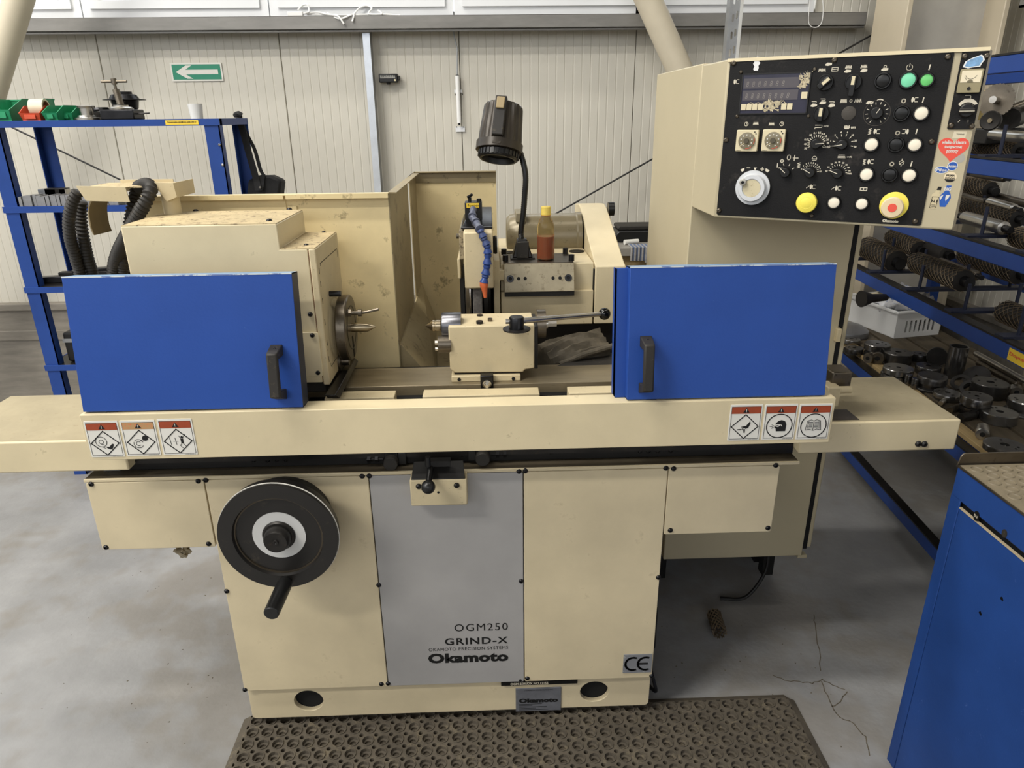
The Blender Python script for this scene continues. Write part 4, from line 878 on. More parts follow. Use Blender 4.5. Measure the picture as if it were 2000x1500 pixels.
for c, r in (((0.0139, 0.3450), .006), ((0.2255, 0.3430), .006), ((0.4358, 0.3400), .006), ((0.0130, 0.1800), .006), ((0.0117, 0.0170), .006), ((0.2233, 0.0160), .005), ((0.4358, 0.1790), .006), ((0.4336, 0.0150), .006), ((0.0322, 0.3260), .004), ((0.1883, 0.3260), .004), ((0.0328, 0.2320), .004), ((0.1883, 0.2310), .004)):
    screw(bp, PF @ V((c[0], c[1], fpz)), r, n=PN, m=steel_dk)
for c in ((0.4649, 0.3400), (0.5022, 0.3390), (0.4654, 0.2110), (0.5022, 0.2090)): screw(sp_, PF @ V((c[0], c[1], fpz)), .0055, n=PN, m=steel_dk)

def button(c, m, r=.0165, label='push_button', recess=True, sub='cap'):
    b = part(pring(c[0], c[1], fpz, [(0, r), (.006, r), (.0085, r*.92), (.0085, r*.80), (.003, r*.78), (0, r*.78)]), label, blackpl, cpn)
    part(plathe(c[0], c[1], fpz, [(0, r*.77), (.0055 if recess else .009, r*.77), (.0065 if recess else .0105, r*.66), (.0068 if recess else .0108, 0)]), sub, m, b)
for c, r in (((0.3255, 0.2990), .0168), ((0.3708, 0.2350), .0165), ((0.3708, 0.1730), .0165), ((0.3686, 0.1110), .0165)): button(c, blackpl, r)
button((0.3722, 0.2990), lensa, .0178); button((0.4058, 0.2980), lensg, .0148)
for c, r in (((0.4071, 0.2350), .0165), ((0.4058, 0.1730), .0158), ((0.3233, 0.1730), .0168), ((0.3233, 0.1110), .0165), ((0.4058, 0.1110), .0165), ((0.2663, 0.0480), .0155), ((0.3233, 0.0480), .0155)): button(c, lensw, r)
c = (0.2694, 0.2360); part(plathe(c[0], c[1], fpz, [(0, .0145), (.001, .0145), (.002, .013), (.002, 0)]), 'blanking_plug', mat('plug_grey', (70, 66, 60), .7, bump=.3), cpn)
# selector switches
def selector(c, ang, r=.0165, long=0):
    b = part(plathe(c[0], c[1], fpz, [(0, r), (.005, r), (.0065, r*.93), (.0065, r*.86), (.004, r*.84), (.004, 0)]), 'selector_switch', blackpl, cpn)
    m = PF @ M.Translation((c[0], c[1], fpz+.004)) @ M.Rotation(math.radians(ang), 4, 'Z')
    part(MB().prism([(-.0055, -r*1.0-long), (.0055, -r*1.0-long), (.0065, r*.75), (-.0065, r*.75)], m, .013), 'lever', blackpl, b, .0015)
    part(MB().prism([(-.0032, -r*.35), (.0032, -r*.35), (.0032, r*.68), (-.0032, r*.68)], m @ M.Translation((0, 0, .013)), .0006), 'pointer', beigepl, b)
selector((0.2139, 0.2990), -48); selector((0.2694, 0.2980), -2, long=.012); selector((0.2139, 0.2360), -2)
# pointer knobs
def pknob(c, ang, r=.0115, nose=.021):
    pts = arc(0, 0, r, 40, 320, 22)+[(nose, 0)]
    m = PF @ M.Translation((c[0], c[1], fpz)) @ M.Rotation(math.radians(ang), 4, 'Z')
    k = part(MB().hull([m @ V((x, y, 0)) for x, y in pts], [m @ V((x*.9, y*.86, .014)) for x, y in pts]), 'pointer_knob', blackpl, cpn, .0012)
    part(strokes([[(0, 0), (nose*.8, 0)]], .0014, m @ M.Translation((0, 0, .014)), .0005), 'index_line', silk, k)
pknob((0.2125, 0.1730), 6); pknob((0.2663, 0.1720), 190); pknob((0.1547, 0.1100), 138); pknob((0.2080, 0.1110), 152); pknob((0.2650, 0.1110), 158)
c = (0.3241, 0.2360)
k = part(plathe(c[0], c[1], fpz, [(0, .0125), (.010, .0118), (.011, .0105), (.011, 0)], 28), 'rotary_knob', blackpl, cpn)
part(strokes([[(c[0], c[1]), (c[0]+.005, c[1]+.009)]], .0012, LF(fpz+.011), .0005), 'index_line', silk, k)
part(pring(c[0], c[1], fpz, [(0, .026), (.0006, .026), (.0006, .0253), (0, .0253)], 40), 'worn_circle', mat('worn_grey', (84, 78, 70), .7), cpn)
def ticks(c, r0, r1, a0, a1, n, w=.0012, name='scale_marks', knobs=False):
    L = []; mb = None
    for i in range(n):
        a = math.radians(a0+(a1-a0)*i/(n-1)); L.append([(c[0]+r0*math.cos(a), c[1]+r0*math.sin(a)), (c[0]+r1*math.cos(a), c[1]+r1*math.sin(a))])
    part(strokes(L, w, LF(fpz), .0004), name, silk, bp)
ticks(c, .0175, .0215, -60, 240, 12)
def scale_text(c, r, items, h=.0042):
    for a, s in items: text(s, LF(fpz) @ M.Translation((c[0]+r*math.cos(math.radians(a)), c[1]+r*math.sin(math.radians(a))-h/2, 0)), h, silk, bp, 'scale_figure', align='CENTER', bold=.03, d=.0004)
c = (0.2125, 0.1730); ticks(c, .0145, .0185, -25, 205, 16, .0014); scale_text(c, .0235, [(205, '50'), (182, '40'), (158, '0.02'), (128, '30'), (105, '0.1'), (82, '0.5'), (62, '0.8'), (42, '10'), (22, '20'), (4, '30'), (-16, '0.02')])
c = (0.2663, 0.1720); ticks(c, .0175, .0215, -10, 190, 8, .0013); scale_text(c, .0262, [(190, '0'), (164, '1'), (133, '2'), (105, '4'), (76, '6'), (48, '10'), (18, '20'), (-10, '30')])
c = (0.1547, 0.1100); ticks(c, .016, .020, 30, 150, 4, .0013)
c = (0.2080, 0.1110); ticks(c, .0145, .0175, 10, 160, 11, .0013); scale_text(c, .0212, [(160, '0'), (140, '1'), (122, '2'), (108, '3'), (94, '4'), (80, '5'), (66, '6'), (52, '7'), (38, '8'), (24, '9'), (8, '10')], .0036)
c = (0.2650, 0.1110); ticks(c, .0165, .0195, 5, 165, 11, .0013); scale_text(c, .024, [(170, '50'), (148, '10'), (128, '20'), (108, '30'), (90, '50'), (70, '60'), (50, '70'), (32, '80'), (14, '90'), (0, '100%')], .0036)
# timers
for c in ((0.0628, 0.1790), (0.1211, 0.1800)):
    tm = part(MB().prism(rrect(c[0]-.0245, c[1]-.0235, c[0]+.0245, c[1]+.0235, .002, 2), LF(fpz), .012), 'timer', beigepl, cpn, .0012)
    part(plathe(c[0], c[1], fpz+.012, [(0, .0185), (.004, .0182), (.0045, .0165), (.0045, 0)], 36), 'timer_dial', mat('dial_smoke', (122, 114, 92), .25), tm)
    part(plathe(c[0], c[1], fpz+.0165, [(0, .006), (.004, .0055), (.004, 0)], 20), 'timer_knob', mat('dial_dark', (86, 80, 66), .3), tm)
    mb = MB()
    for i in range(9):
        a = math.radians(-60+i*37.5); mb.cyl(PF @ V((c[0]+.0125*math.cos(a), c[1]+.0125*math.sin(a), fpz+.0165)), PF @ V((c[0]+.0125*math.cos(a), c[1]+.0125*math.sin(a), fpz+.0169)), .0015, n=8)
    part(mb, 'dial_figures', paper, tm)
    part(strokes([[(c[0]-.005, c[1]-.006), (c[0]-.013, c[1]-.011)]], .0012, LF(fpz+.0165), .0006), 'dial_hand', beigepl, tm)
    part(strokes([arc(c[0], c[1], .0175, -20, 15, 6), arc(c[0], c[1], .0175, -90, -50, 6)], .0012, LF(fpz+.0165), .0004), 'red_arc', orange_red, tm)
    part(pcyl(c[0]+.016, c[1]+.019, fpz+.012, fpz+.0128, .0014, 8).add(*((lambda q: (q.v, q.f))(pcyl(c[0]+.019, c[1]+.015, fpz+.012, fpz+.0128, .0014, 8)))), 'indicator_leds', ink, tm)
    text('OMRON', LF(fpz+.012) @ M.Translation((c[0]-.022, c[1]-.0225, 0)), .002, ink, tm, d=.0003)
# pulse handwheel
c = (0.0861, 0.0740)
mp = part(plathe(c[0], c[1], fpz, [(0, .0385), (.007, .0395), (.0085, .039), (.0085, .032), (.0095, .0315), (.021, .0305), (.0225, .0295), (.0225, .0215), (.0195, .0205), (.0195, 0)], 56), 'pulse_handwheel', mat('dial_white', (206, 208, 210), .35, mot=.05), cpn)
part(plathe(c[0], c[1], fpz+.0195, [(0, .0200), (.0008, .0200), (.0008, 0)], 36), 'worn_sticker', mat('sticker_worn', (206, 194, 160), .6, dirt=.8, ds=70, thr=.6, dc=(110, 90, 56)), mp)
part(plathe(c[0]-.0195, c[1]+.0135, fpz+.0195, [(0, .0075), (.010, .0075), (.0105, .006), (.0105, 0)], 20), 'finger_knob', mat('knob_alu', (170, 166, 156), .35, metal=.5), mp)
part(plathe(c[0]-.0195, c[1]+.0135, fpz+.030, [(0, .0035), (.0008, .0035), (.0008, 0)], 12), 'knob_screw', gunmetal, mp)
# yellow stop knob and emergency stop
c = (0.2103, 0.0460); yb_ = part(plathe(c[0], c[1], fpz, [(0, .012), (.012, .012), (.012, .0225), (.016, .0228), (.020, .021), (.022, .013), (.0218, .0125), (.0222, .0118), (.0222, 0)], 40), 'yellow_mushroom_button', estop_y, cpn, label='yellow mushroom button')
c = (0.3874, 0.0470); es = part(plathe(c[0], c[1], fpz, [(0, .0285), (.0015, .0285), (.002, .027), (.002, .0)], 48), 'emergency_stop', estop_y, cpn, label='emergency stop button on yellow disc')
part(plathe(c[0]-.002, c[1]-.003, fpz+.002, [(0, .013), (.008, .013), (.012, .0215), (.017, .0225), (.021, .020), (.022, 0)], 40), 'mushroom_head', mat('faded_head', (222, 202, 164), .5), es)
part(plathe(c[0]-.002, c[1]-.003, fpz+.0235, [(0, .0090), (.001, .0088), (.001, 0)], 28), 'red_centre', orange_red, es)
text('Okamoto', LF(fpz) @ M.Translation(((0.3860, 0.0190)[0], (0.3874, 0.0100)[1], 0)), .0065, silk, bp, width=.0315, bold=.07, align='CENTER')
# display window
d0, d1 = (0.0394, 0.2380), (0.1833, 0.3210)
x0, y0, x1, y1 = (0.0372, 0.2840)[0], (0.1116, 0.2370)[1], (0.1825, 0.2800)[0], (0.1022, 0.3210)[1]
ds = part(MB().prism([(x0, y0), (x1, y0), (x1, y1), (x0, y1)], LF(fpz), .0015), 'display_window', mat('smoked_window', (58, 58, 72), .15, mot=.12, ms=30), cpn)
part(strokes([[(x0, y0), (x1, y0), (x1, y1), (x0, y1), (x0, y0)]], .0025, LF(fpz), .003), 'display_bezel', black, ds)
H = y1-y0; WW = x1-x0
for zz, n_ in ((.70, 8), (.40, 8)):
    part(MB().prism([(x0+.004, y0+H*(zz-.06)), (x1-.022, y0+H*(zz-.06)), (x1-.022, y0+H*(zz+.19)), (x0+.004, y0+H*(zz+.19))], LF(fpz+.0015), .0004), 'digit_strip', mat('strip_plum', (84, 80, 84), .3), ds)
    for i in range(n_-(1 if zz > .5 else 0)):
        text('8', LF(fpz+.002) @ M.Translation((x0+.010+i*.0128, y0+H*(zz-.02), 0)), .0115, mat('dead_segment', (128, 122, 118), .5) if 'dead_segment' not in MATS else MATS['dead_segment'], ds, 'digit', width=.0058, d=.0003, shear=.15)
for i in range(9):
    if i in (4, 5, 6): continue
    u = x0+.003+i*.0126
    part(MB().prism([(u, y0+.008), (u+.0112, y0+.008), (u+.0112, y0+.021), (u, y0+.021)], LF(fpz+.0015), .002), 'film_key', beigepl, ds, .0004)
part(MB().prism([(x1-.0145, y0+.030), (x1-.002, y0+.030), (x1-.002, y0+.044), (x1-.0145, y0+.044)], LF(fpz+.0015), .002), 'film_key', beigepl, ds, .0004)
rr = random.Random(11)
peel = mat('torn_paper', (196, 184, 154), .7, mot=.3, ms=200, dirt=.7, ds=300, thr=.52, dc=(110, 92, 66))
def torn(cx_, cy_, w, h, n, name):
    mb = MB()
    for i in range(n):
        a = rr.uniform(0, PI); L = rr.uniform(.004, .009); ux, uy = cx_+rr.uniform(-w, w), cy_+rr.uniform(-h, h)
        mb.prism([(ux+L*math.cos(a), uy+L*math.sin(a)), (ux-.0025*math.sin(a)-L*.5*math.cos(a), uy+.0025*math.cos(a)-L*.4*math.sin(a)), (ux+.003*math.sin(a)-L*.4*math.cos(a), uy-.003*math.cos(a)-L*.5*math.sin(a))], LF(fpz+.0016+rr.uniform(0, .001)), .0005)
    part(mb, name, peel, ds)
torn(x0+.068, y0+.016, .017, .009, 46, 'torn_film'); torn(x1-.012, y1-.016, .010, .014, 34, 'torn_film')
part(strokes([[(x0+.052+.006*i, y0+.021+(.006 if i % 2 else 0)) for i in range(9)], [(x0+.016+.008*i, y0+.02+(.004 if i % 2 else 0)) for i in range(6)]], .0014, LF(fpz+.0026), .0004), 'torn_edge', peel, ds)
# sticker remnant
c = (0.0641, 0.3410)
part(flat([[(c[0]+a*.0012, c[1]+b*.0012) for a, b in ((-3, -11), (4, -11), (5, -6), (4, -3), (7, 2), (4, 5), (7, 8), (5, 12), (0, 13), (-4, 9), (-4, 4), (-6, 1), (-3, -4), (-5, -8))]], LF(fpz), .0004), 'sticker_remnant', whitepl, bp)
# silkscreened symbols
def zig(c, w, h, n, w0=0): return [[(c[0]-w/2+w*i/(2*n), c[1]+(h/2 if i % 2 else -h/2)) for i in range(2*n+1)]]
def slab(c, w=.013, h=.0055): return [(c[0]-w/2, c[1]), (c[0]-w*.2, c[1]+h*.6), (c[0]+w/2, c[1]+h*.4), (c[0]+w/2, c[1]-h*.3), (c[0]-w*.1, c[1]-h*.6), (c[0]-w/2, c[1]-h*.4)]
def sym(lines, fills=(), w=.0012):
    mb = strokes(lines, w, LF(fpz), .0004)
    for f in fills: mb.prism(f, LF(fpz), .0004)
    part(mb, 'symbol', silk, bp)
def plus(c, dx, dy): return (c[0]+dx, c[1]+dy)
sym(zig((0.2036, 0.3240), .014, .006, 5)); sym([], [slab((0.2152, 0.3350))])
c = (0.2291, 0.3240); sym([[plus(c, -.006, -.003), plus(c, .006, -.003), plus(c, .006, .004), plus(c, -.006, .004), plus(c, -.006, -.003)], [plus(c, -.005, .0), plus(c, .005, .001)]])
for q, r_ in (((0.2555, 0.3280), (0.2547, 0.3200)), ((0.2852, 0.3280), (0.2861, 0.3200))): sym(zig(q, .012, .006, 5), [slab(r_)])
c = (0.3255, 0.3210); sym([arc(c[0], c[1]+.005, .0025, 0, 360, 12)], [slab(c)])
c = (0.3708, 0.3230); sym([arc(c[0], c[1], .0055, 120, 420, 18), [plus(c, 0, .001), plus(c, 0, .007)]])
for c in ((0.4066, 0.3220), (0.4058, 0.2600), (0.4044, 0.1990), (0.4058, 0.1340)): sym([[plus(c, 0, -.0045), plus(c, .001, .0045)]], w=.0022)
for c in ((0.3708, 0.2590), (0.3699, 0.1960), (0.3694, 0.1330)): sym([arc(c[0], c[1], .0035, 0, 360, 16)], w=.002)
def wheelsym(c, s=1, line=False):
    L = [[plus(c, .004*s, .004), plus(c, .009*s, .004)], [plus(c, .004*s, -.004), plus(c, .009*s, -.004)], [plus(c, .003*s, .003), plus(c, .003*s, -.003)]]
    if line: L += [[plus(c, -.010*s, -.003), plus(c, -.004*s, .002)]]
    sym(L, [circ(c[0]-.0005*s, c[1], .0024, 12, .0052)])
wheelsym((0.3874, 0.2610)); wheelsym((0.3874, 0.1990), -1); wheelsym((0.3264, 0.1990)); wheelsym((0.3241, 0.1370)); wheelsym((0.2139, 0.0800), 1, True); wheelsym((0.2672, 0.0790), 1, True); wheelsym((0.0206, 0.3060))
for c in ((0.3161, 0.1990), (0.3152, 0.1360)): sym([[plus(c, (.0025 if i % 2 else -.0025), -.006+.0017*i) for i in range(8)]])
c = (0.3874, 0.1360); sym([arc(c[0], c[1], .0045, 0, 360, 16), [plus(c, 0, -.008), plus(c, 0, -.0045)], [plus(c, 0, .0045), plus(c, 0, .008)], [plus(c, -.003, -.003), plus(c, .003, .003)]])
c = (0.3224, 0.0790); sym([[plus(c, -.0065, -.003), plus(c, .0065, -.003), plus(c, .0065, .003), plus(c, -.0065, .003), plus(c, -.0065, -.003)], [plus(c, 0, -.003), plus(c, 0, .003)]], w=.0018)
for q in ((0.1964, 0.2550), (0.2139, 0.2600), (0.2327, 0.2540)):
    sym([[plus(q, -.005, .006), plus(q, .004, .006), plus(q, .004, .003), plus(q, -.003, .003)]], [slab(plus(q, 0, -.002))])
sym(zig((0.2555, 0.2610), .012, .007, 6), w=.0014); sym([arc(*(0.2699, 0.2610), .0025, 0, 360, 12)]); sym(zig((0.2838, 0.2610), .013, .007, 4), w=.0014)
sym([], [slab((0.3072, 0.2570), .014, .006)])
c = (0.3264, 0.2600); sym([], [arc(c[0], c[1]-.006, .010, 50, 130, 10)+arc(c[0], c[1]-.008, .010, 130, 55, 10)])
for q in ((0.0556, 0.2150), (0.1336, 0.2150)): sym([arc(q[0], q[1], .0042, 0, 360, 16), [plus(q, 0, .003), q, plus(q, .0025, 0)]])
for q in ((0.0767, 0.2160), (0.1116, 0.2150)): sym(zig(q, .011, .0055, 5))
q = (0.2130, 0.2100); sym([[plus(q, -.008, .002), plus(q, .006, .002), plus(q, .006, -.003), plus(q, -.008, -.003), plus(q, -.008, -.006)]]); text('um(%)', LF(fpz) @ M.Translation((q[0]+.009, q[1]-.002, 0)), .004, silk, bp, 'unit', bold=.03, d=.0004)
q = (0.2699, 0.2090); sym(zig(q, .011, .005, 4), [[plus(q, -.006, -.001), plus(q, .006, -.001), plus(q, .004, -.005), plus(q, -.004, -.005)]]); text('um', LF(fpz) @ M.Translation((q[0]+.008, q[1]-.004, 0)), .004, silk, bp, 'unit', bold=.03, d=.0004)
q = (0.2677, 0.1470); sym([[plus(q, -.007, -.003), plus(q, .008, -.003)], [plus(q, -.007, 0), plus(q, .007, 0)], [plus(q, -.006, .003), plus(q, .006, .003)]]); text('um(%)', LF(fpz) @ M.Translation((q[0]+.011, q[1]-.003, 0)), .004, silk, bp, 'unit', bold=.03, d=.0004)
q = (0.1439, 0.1350); sym([[plus(q, 0, .004), plus(q, .004, 0), plus(q, 0, -.004), plus(q, -.004, 0), plus(q, 0, .004)]], w=.0018)
q = (0.1578, 0.1430); sym([arc(q[0], q[1], .0035, 0, 360, 14, .0052)], w=.0018); q = (0.1700, 0.1420); sym([[plus(q, 0, -.006), plus(q, 0, .006)], [plus(q, -.003, 0), plus(q, .008, 0)]], w=.0016)
q = (0.1811, 0.1260); sym([[plus(q, (.003 if i % 2 else -.003), -.006+.0017*i) for i in range(8)]]); q = (0.1350, 0.1250); sym([[plus(q, 0, -.004), plus(q, 0, .004)]], w=.002)
q = (0.2125, 0.1420); sym([arc(q[0], q[1], .0045, 0, 180, 8), [plus(q, -.005, -.001), plus(q, .005, -.001), plus(q, .004, -.004), plus(q, -.004, -.004)]])
q = (0.0861, 0.1160); sym([], [[plus(q, -.0035, .003), plus(q, .0035, .003), plus(q, 0, -.0035)]])
q = (0.0708, 0.1170); sym([[plus(q, -.0035, .001), plus(q, .0035, .001)]], w=.0016); q = (0.1022, 0.1160); sym([[plus(q, -.0035, 0), plus(q, .0035, 0)], [plus(q, 0, -.0035), plus(q, 0, .0035)]], w=.0016)
for q, s in (((0.0578, 0.1140), -1), ((0.1139, 0.1140), 1)): sym([], [[plus(q, -.004*s, .004), plus(q, .003*s, .001), plus(q, .005*s, -.001), plus(q, .001*s, -.005), plus(q, -.004*s, -.002)]])
# side face plate: meter, dial, sticker
(mx0, my1), (mx1, my0) = (0.4618, 0.3170), (0.5102, 0.2720)
mx0, mx1 = .4625, .5025; my0, my1 = (0.4852, 0.2720)[1], (0.4860, 0.3160)[1]
mt = part(MB().prism(rrect(mx0, my0, mx1, my1, .002, 2), LF(fpz), .010), 'ammeter', mat('meter_case', (150, 140, 108), .3), cpn, .001)
mh = my1-my0
part(MB().prism([(mx0+.003, my0+mh*.44), (mx1-.003, my0+mh*.44), (mx1-.003, my1-.003), (mx0+.003, my1-.003)], LF(fpz+.010), .0006), 'meter_scale', mat('meter_face', (232, 220, 190), .4), mt)
cc = ((mx0+mx1)/2, my0+mh*.44)
part(strokes([arc(cc[0], cc[1]+.016, .010, 200, 340, 12), [(cc[0]-.004, cc[1]+.001), (cc[0]-.011, cc[1]+.010)]], .0006, LF(fpz+.0106), .0004), 'meter_print', ink, mt)
part(MB().prism(arc(cc[0], cc[1], .005, 0, 180, 10), LF(fpz+.0106), .0006), 'meter_pivot', mat('meter_lower', (118, 110, 86), .4), mt)
part(pcyl(cc[0], my0+mh*.18, fpz+.010, fpz+.012, .0032, 14), 'zero_screw', ink, mt)
c = (0.4860, 0.2390)
k = part(plathe(c[0]+.001, c[1], fpz, [(0, .0135), (.004, .0138), (.013, .0128), (.0145, .011), (.0145, 0)], 28), 'brightness_knob', blackpl, cpn)
part(MB().prism([(c[0]-.0125, c[1]-.0045), (c[0]+.0145, c[1]-.0045), (c[0]+.0145, c[1]+.0045), (c[0]-.0125, c[1]+.0045)], LF(fpz+.0145), .006), 'grip', rubber, k, .0015)
part(strokes([[(c[0]-.012, c[1]-.001), (c[0]+.014, c[1]-.001)]], .0012, LF(fpz+.0205), .0004), 'index_line', silk, k)
c2 = (c[0]+.001, c[1]+.004)
part(MB().prism(arc(c2[0], c2[1], .0185, 25, 155, 16)+arc(c2[0], c2[1]-.003, .0145, 150, 40, 14), LF(fpz), .0004), 'crescent_mark', silk, sp_)
part(strokes([[plus(c, -.007, -.018), plus(c, -.010, -.022)], [plus(c, .007, -.018), plus(c, .0075, -.022)]], .0008, LF(fpz), .0004), 'scale_marks', silk, sp_)
q = (0.4852, 0.2640); part(strokes([[plus(q, -.006, .0035), plus(q, .001, .0035)], [plus(q, -.006, -.0035), plus(q, .001, -.0035)], arc(q[0]+.001, q[1], .0035, -90, 90, 8)], .0012, LF(fpz), .0004), 'symbol', silk, sp_)
q = (0.4838, 0.3290)
blob = [(-.021, -.010), (-.010, -.013), (.0, -.011), (.012, -.010), (.014, -.004), (.018, .003), (.016, .010), (.010, .014), (.003, .011), (-.004, .009), (-.010, .006), (-.018, .001)]
part(flat([[plus(q, a*.9, b*.9) for a, b in blob]], LF(fpz), .0004), 'sticker', whitepl, sp_)
part(flat([[plus(q, a*.74, b*.74) for a, b in blob]], LF(fpz+.0004), .0003), 'sticker_print', mat('sticker_blue', (122, 164, 204), .45, mot=.3, ms=120), sp_)
# stickers on the cream edge strip
stk = mat('sticker_deep_blue', (40, 88, 172), .4, mot=.1, ms=100)
hb_ = part(MB().prism([(.4495, .004), (.5050, .004), (.5050, .198), (.4495, .198)], PF, .0006), 'edge_strip', pod_cream, cpn)
c = (0.4766, 0.1660); S_ = .0275
heart = [(c[0]+S_*16*math.sin(t)**3/16, c[1]+S_*(13*math.cos(t)-5*math.cos(2*t)-2*math.cos(3*t)-math.cos(4*t))/16) for t in [2*PI*i/40 for i in range(40)]]
ht = part(flat([heart], LF(.0006), .0005), 'heart_sticker', orange_red, cpn, label='red heart sticker with white writing')
for s_, dy, w_ in (('wielka orkiestra', .0085, .043), ('\u015bwi\u0105tecznej', -.001, .031), ('pomocy', -.0105, .021)):
    text(s_, LF(.0011) @ M.Translation((c[0], c[1]+dy, 0)), .0072, paper, ht, width=w_, align='CENTER', bold=.03, d=.0003)
def oval(c, rx, ry, m, txt, tm_, lift=.0006, h=.005, rim=True, w_=None):
    o = part(flat([circ(c[0], c[1], rx, 28, ry)], LF(lift), .0004), 'sticker', whitepl if rim else m, cpn)
    if rim: part(flat([circ(c[0], c[1], rx*.9, 28, ry*.86)], LF(lift+.0004), .0003), 'sticker_print', m, o)
    if txt: text(txt, LF(lift+.0007) @ M.Translation((c[0], c[1]-h/2, 0)), h, tm_, o, width=w_ or rx*1.5, align='CENTER', bold=.03, d=.0003)
    return o
q = (0.4919, 0.1470); part(flat([circ(q[0], q[1], .010, 20)], LF(.0006), .0003), 'sticker', mat('sticker_grey', (170, 166, 156), .5), cpn)
oval((0.4824, 0.1310), .0095, .0095, stk, 'Rodeo', paper, .0007, .0055)
oval((0.4641, 0.1230), .0125, .0072, stk, 'Pilos', paper, .0006, .0055)
c = (0.4824, 0.1090); o = oval(c, .0115, .0105, mat('sticker_cream', (232, 216, 182), .5), None, ink, .0006, rim=False)
text('PRIMA', LF(.001) @ M.Translation((c[0], c[1]+.001, 0)), .0042, ink, o, width=.016, align='CENTER', bold=.03, d=.0003); text('DONNA', LF(.001) @ M.Translation((c[0], c[1]-.0042, 0)), .0042, ink, o, width=.018, align='CENTER', bold=.03, d=.0003)
part(flat([arc(c[0], c[1], .0113, 205, 335, 12, .0103)], LF(.001), .0003), 'sticker_print', ink, o)
c = (0.4613, 0.0650)
o = part(flat([[plus(c, a, b) for a, b in ((-.006, -.022), (.007, -.022), (.009, .008), (.007, .011), (.009, .024), (.003, .024), (-.001, .012), (-.006, .008))]], LF(.0006), .0004), 'bottle_sticker', mat('sticker_beige', (206, 192, 156), .5), cpn)
part(MB().prism([plus(c, .001, .017), plus(c, .009, .017), plus(c, .0092, .024), plus(c, .003, .024)], LF(.001), .0003), 'sticker_print', ink, o)
part(strokes([[plus(c, -.0055, -.020), plus(c, .0055, -.020), plus(c, .0075, .003), plus(c, -.0045, .003), plus(c, -.0055, -.020)], [plus(c, -.003, -.014), plus(c, .004, -.014)], [plus(c, -.003, -.017), plus(c, .004, -.017)]], .0009, LF(.001), .0004), 'sticker_lines', ink, o)
text('N.1', LF(.001) @ M.Translation((c[0]+.001, c[1]-.009, 0)), .006, ink, o, align='CENTER', bold=.03, d=.0003)
c = (0.4802, 0.0690)
o = part(flat([[plus(c, a, b) for a, b in ((-.006, -.021), (.004, -.021), (.008, -.012), (.011, -.002), (.009, .006), (.006, .010), (.008, .023), (-.001, .023), (-.003, .010), (-.008, .004), (-.010, -.004), (-.008, -.013))]], LF(.0006), .0004), 'globe_sticker', stk, cpn)
text('BIG', LF(.001) @ M.Translation((c[0]+.002, c[1]+.0125, 0)), .0065, paper, o, align='CENTER', bold=.04, d=.0003)
part(flat([[plus(c, a, b) for a, b in ((.001, .003), (.008, .004), (.007, -.002), (.004, -.006), (.003, -.010), (.001, -.005))]], LF(.001), .0003), 'land_print', paper, o); part(flat([[plus(c, a, b) for a, b in ((-.008, .001), (-.003, .004), (-.005, -.001), (-.007, -.007), (-.009, -.005))]], LF(.001), .0003), 'land_print', paper, o)
q = (0.4816, 0.1930); o = part(MB().prism([plus(q, -.010, -.007), plus(q, .013, -.007), plus(q, .014, .006), plus(q, -.009, .006)], LF(.0006), .0003), 'paper_sticker', mat('sticker_pale', (216, 206, 178), .5), cpn); text('Tommee', LF(.0009) @ M.Translation((q[0]+.003, q[1]-.001, 0)), .004, ink, o, width=.014, align='CENTER', d=.0003)


# ================================================================ left shelf rack and its goods
lr_ = thing('shelf_rack', 'blue steel shelf rack against the wall behind the headstock', 'rack', (-1.56, 3.26, 0))
RX0, RX1, RY0, RY1 = -2.03, -1.09, 3.08, 3.45
for x0 in (RX0, RX1-.06):
    part(MB().box(x0, x0+.06, RY0, RY0+.004, 0, 1.60).box(x0+(.056 if x0 == RX0 else .056), x0+.06, RY0, RY0+.04, 0, 1.60), 'post', rackblue, lr_)
    part(MB().box(x0, x0+.06, RY1-.004, RY1, 0, 1.60).box(x0, x0+.004, RY1-.04, RY1, 0, 1.60), 'post', rackblue, lr_)
sz2 = 1.264; sz3 = 0.921; 
for z in (1.60, sz2, sz3, .56, .12):
    part(MB().box(RX0-.005, RX1+.005, RY0-.006, RY0, z-.026, z).box(RX0, RX1, RY1, RY1+.005, z-.026, z).box(RX0, RX0+.005, RY0, RY1, z-.026, z).box(RX1-.005, RX1, RY0, RY1, z-.026, z), 'shelf_beam', rackblue, lr_)
    part(MB().box(RX0+.005, RX1-.005, RY0, RY1, z-.006, z-.001), 'shelf_deck', iron if z < 1.5 else black, lr_)
for q in (V((-1.099, 3.080, 1.499)), V((-1.099, 3.080, 1.420))): screw(lr_, q+V((0, -.002, 0)), .006, m=steel)
lb0, lb1 = V((-1.300, 3.073, 1.595)), V((-1.168, 3.073, 1.578))
yl = part(MB().box(lb0.x, lb1.x, 3.0725, 3.074, lb1.z, lb0.z), 'load_label', yellow, lr_)
text('Dopuszczalne obci\u0105\u017cenie p\u00f3\u0142ki 500 kg', FRONT((lb0.x+lb1.x)/2, 3.0725, lb1.z+.005), .009, ink, yl, width=(lb1.x-lb0.x)*.88, align='CENTER', bold=.02)
gbin = mat('bin_green', (40, 140, 96), .4, mot=.12, ms=20); obin = mat('bin_orange', (206, 84, 54), .4, mot=.1, ms=20)
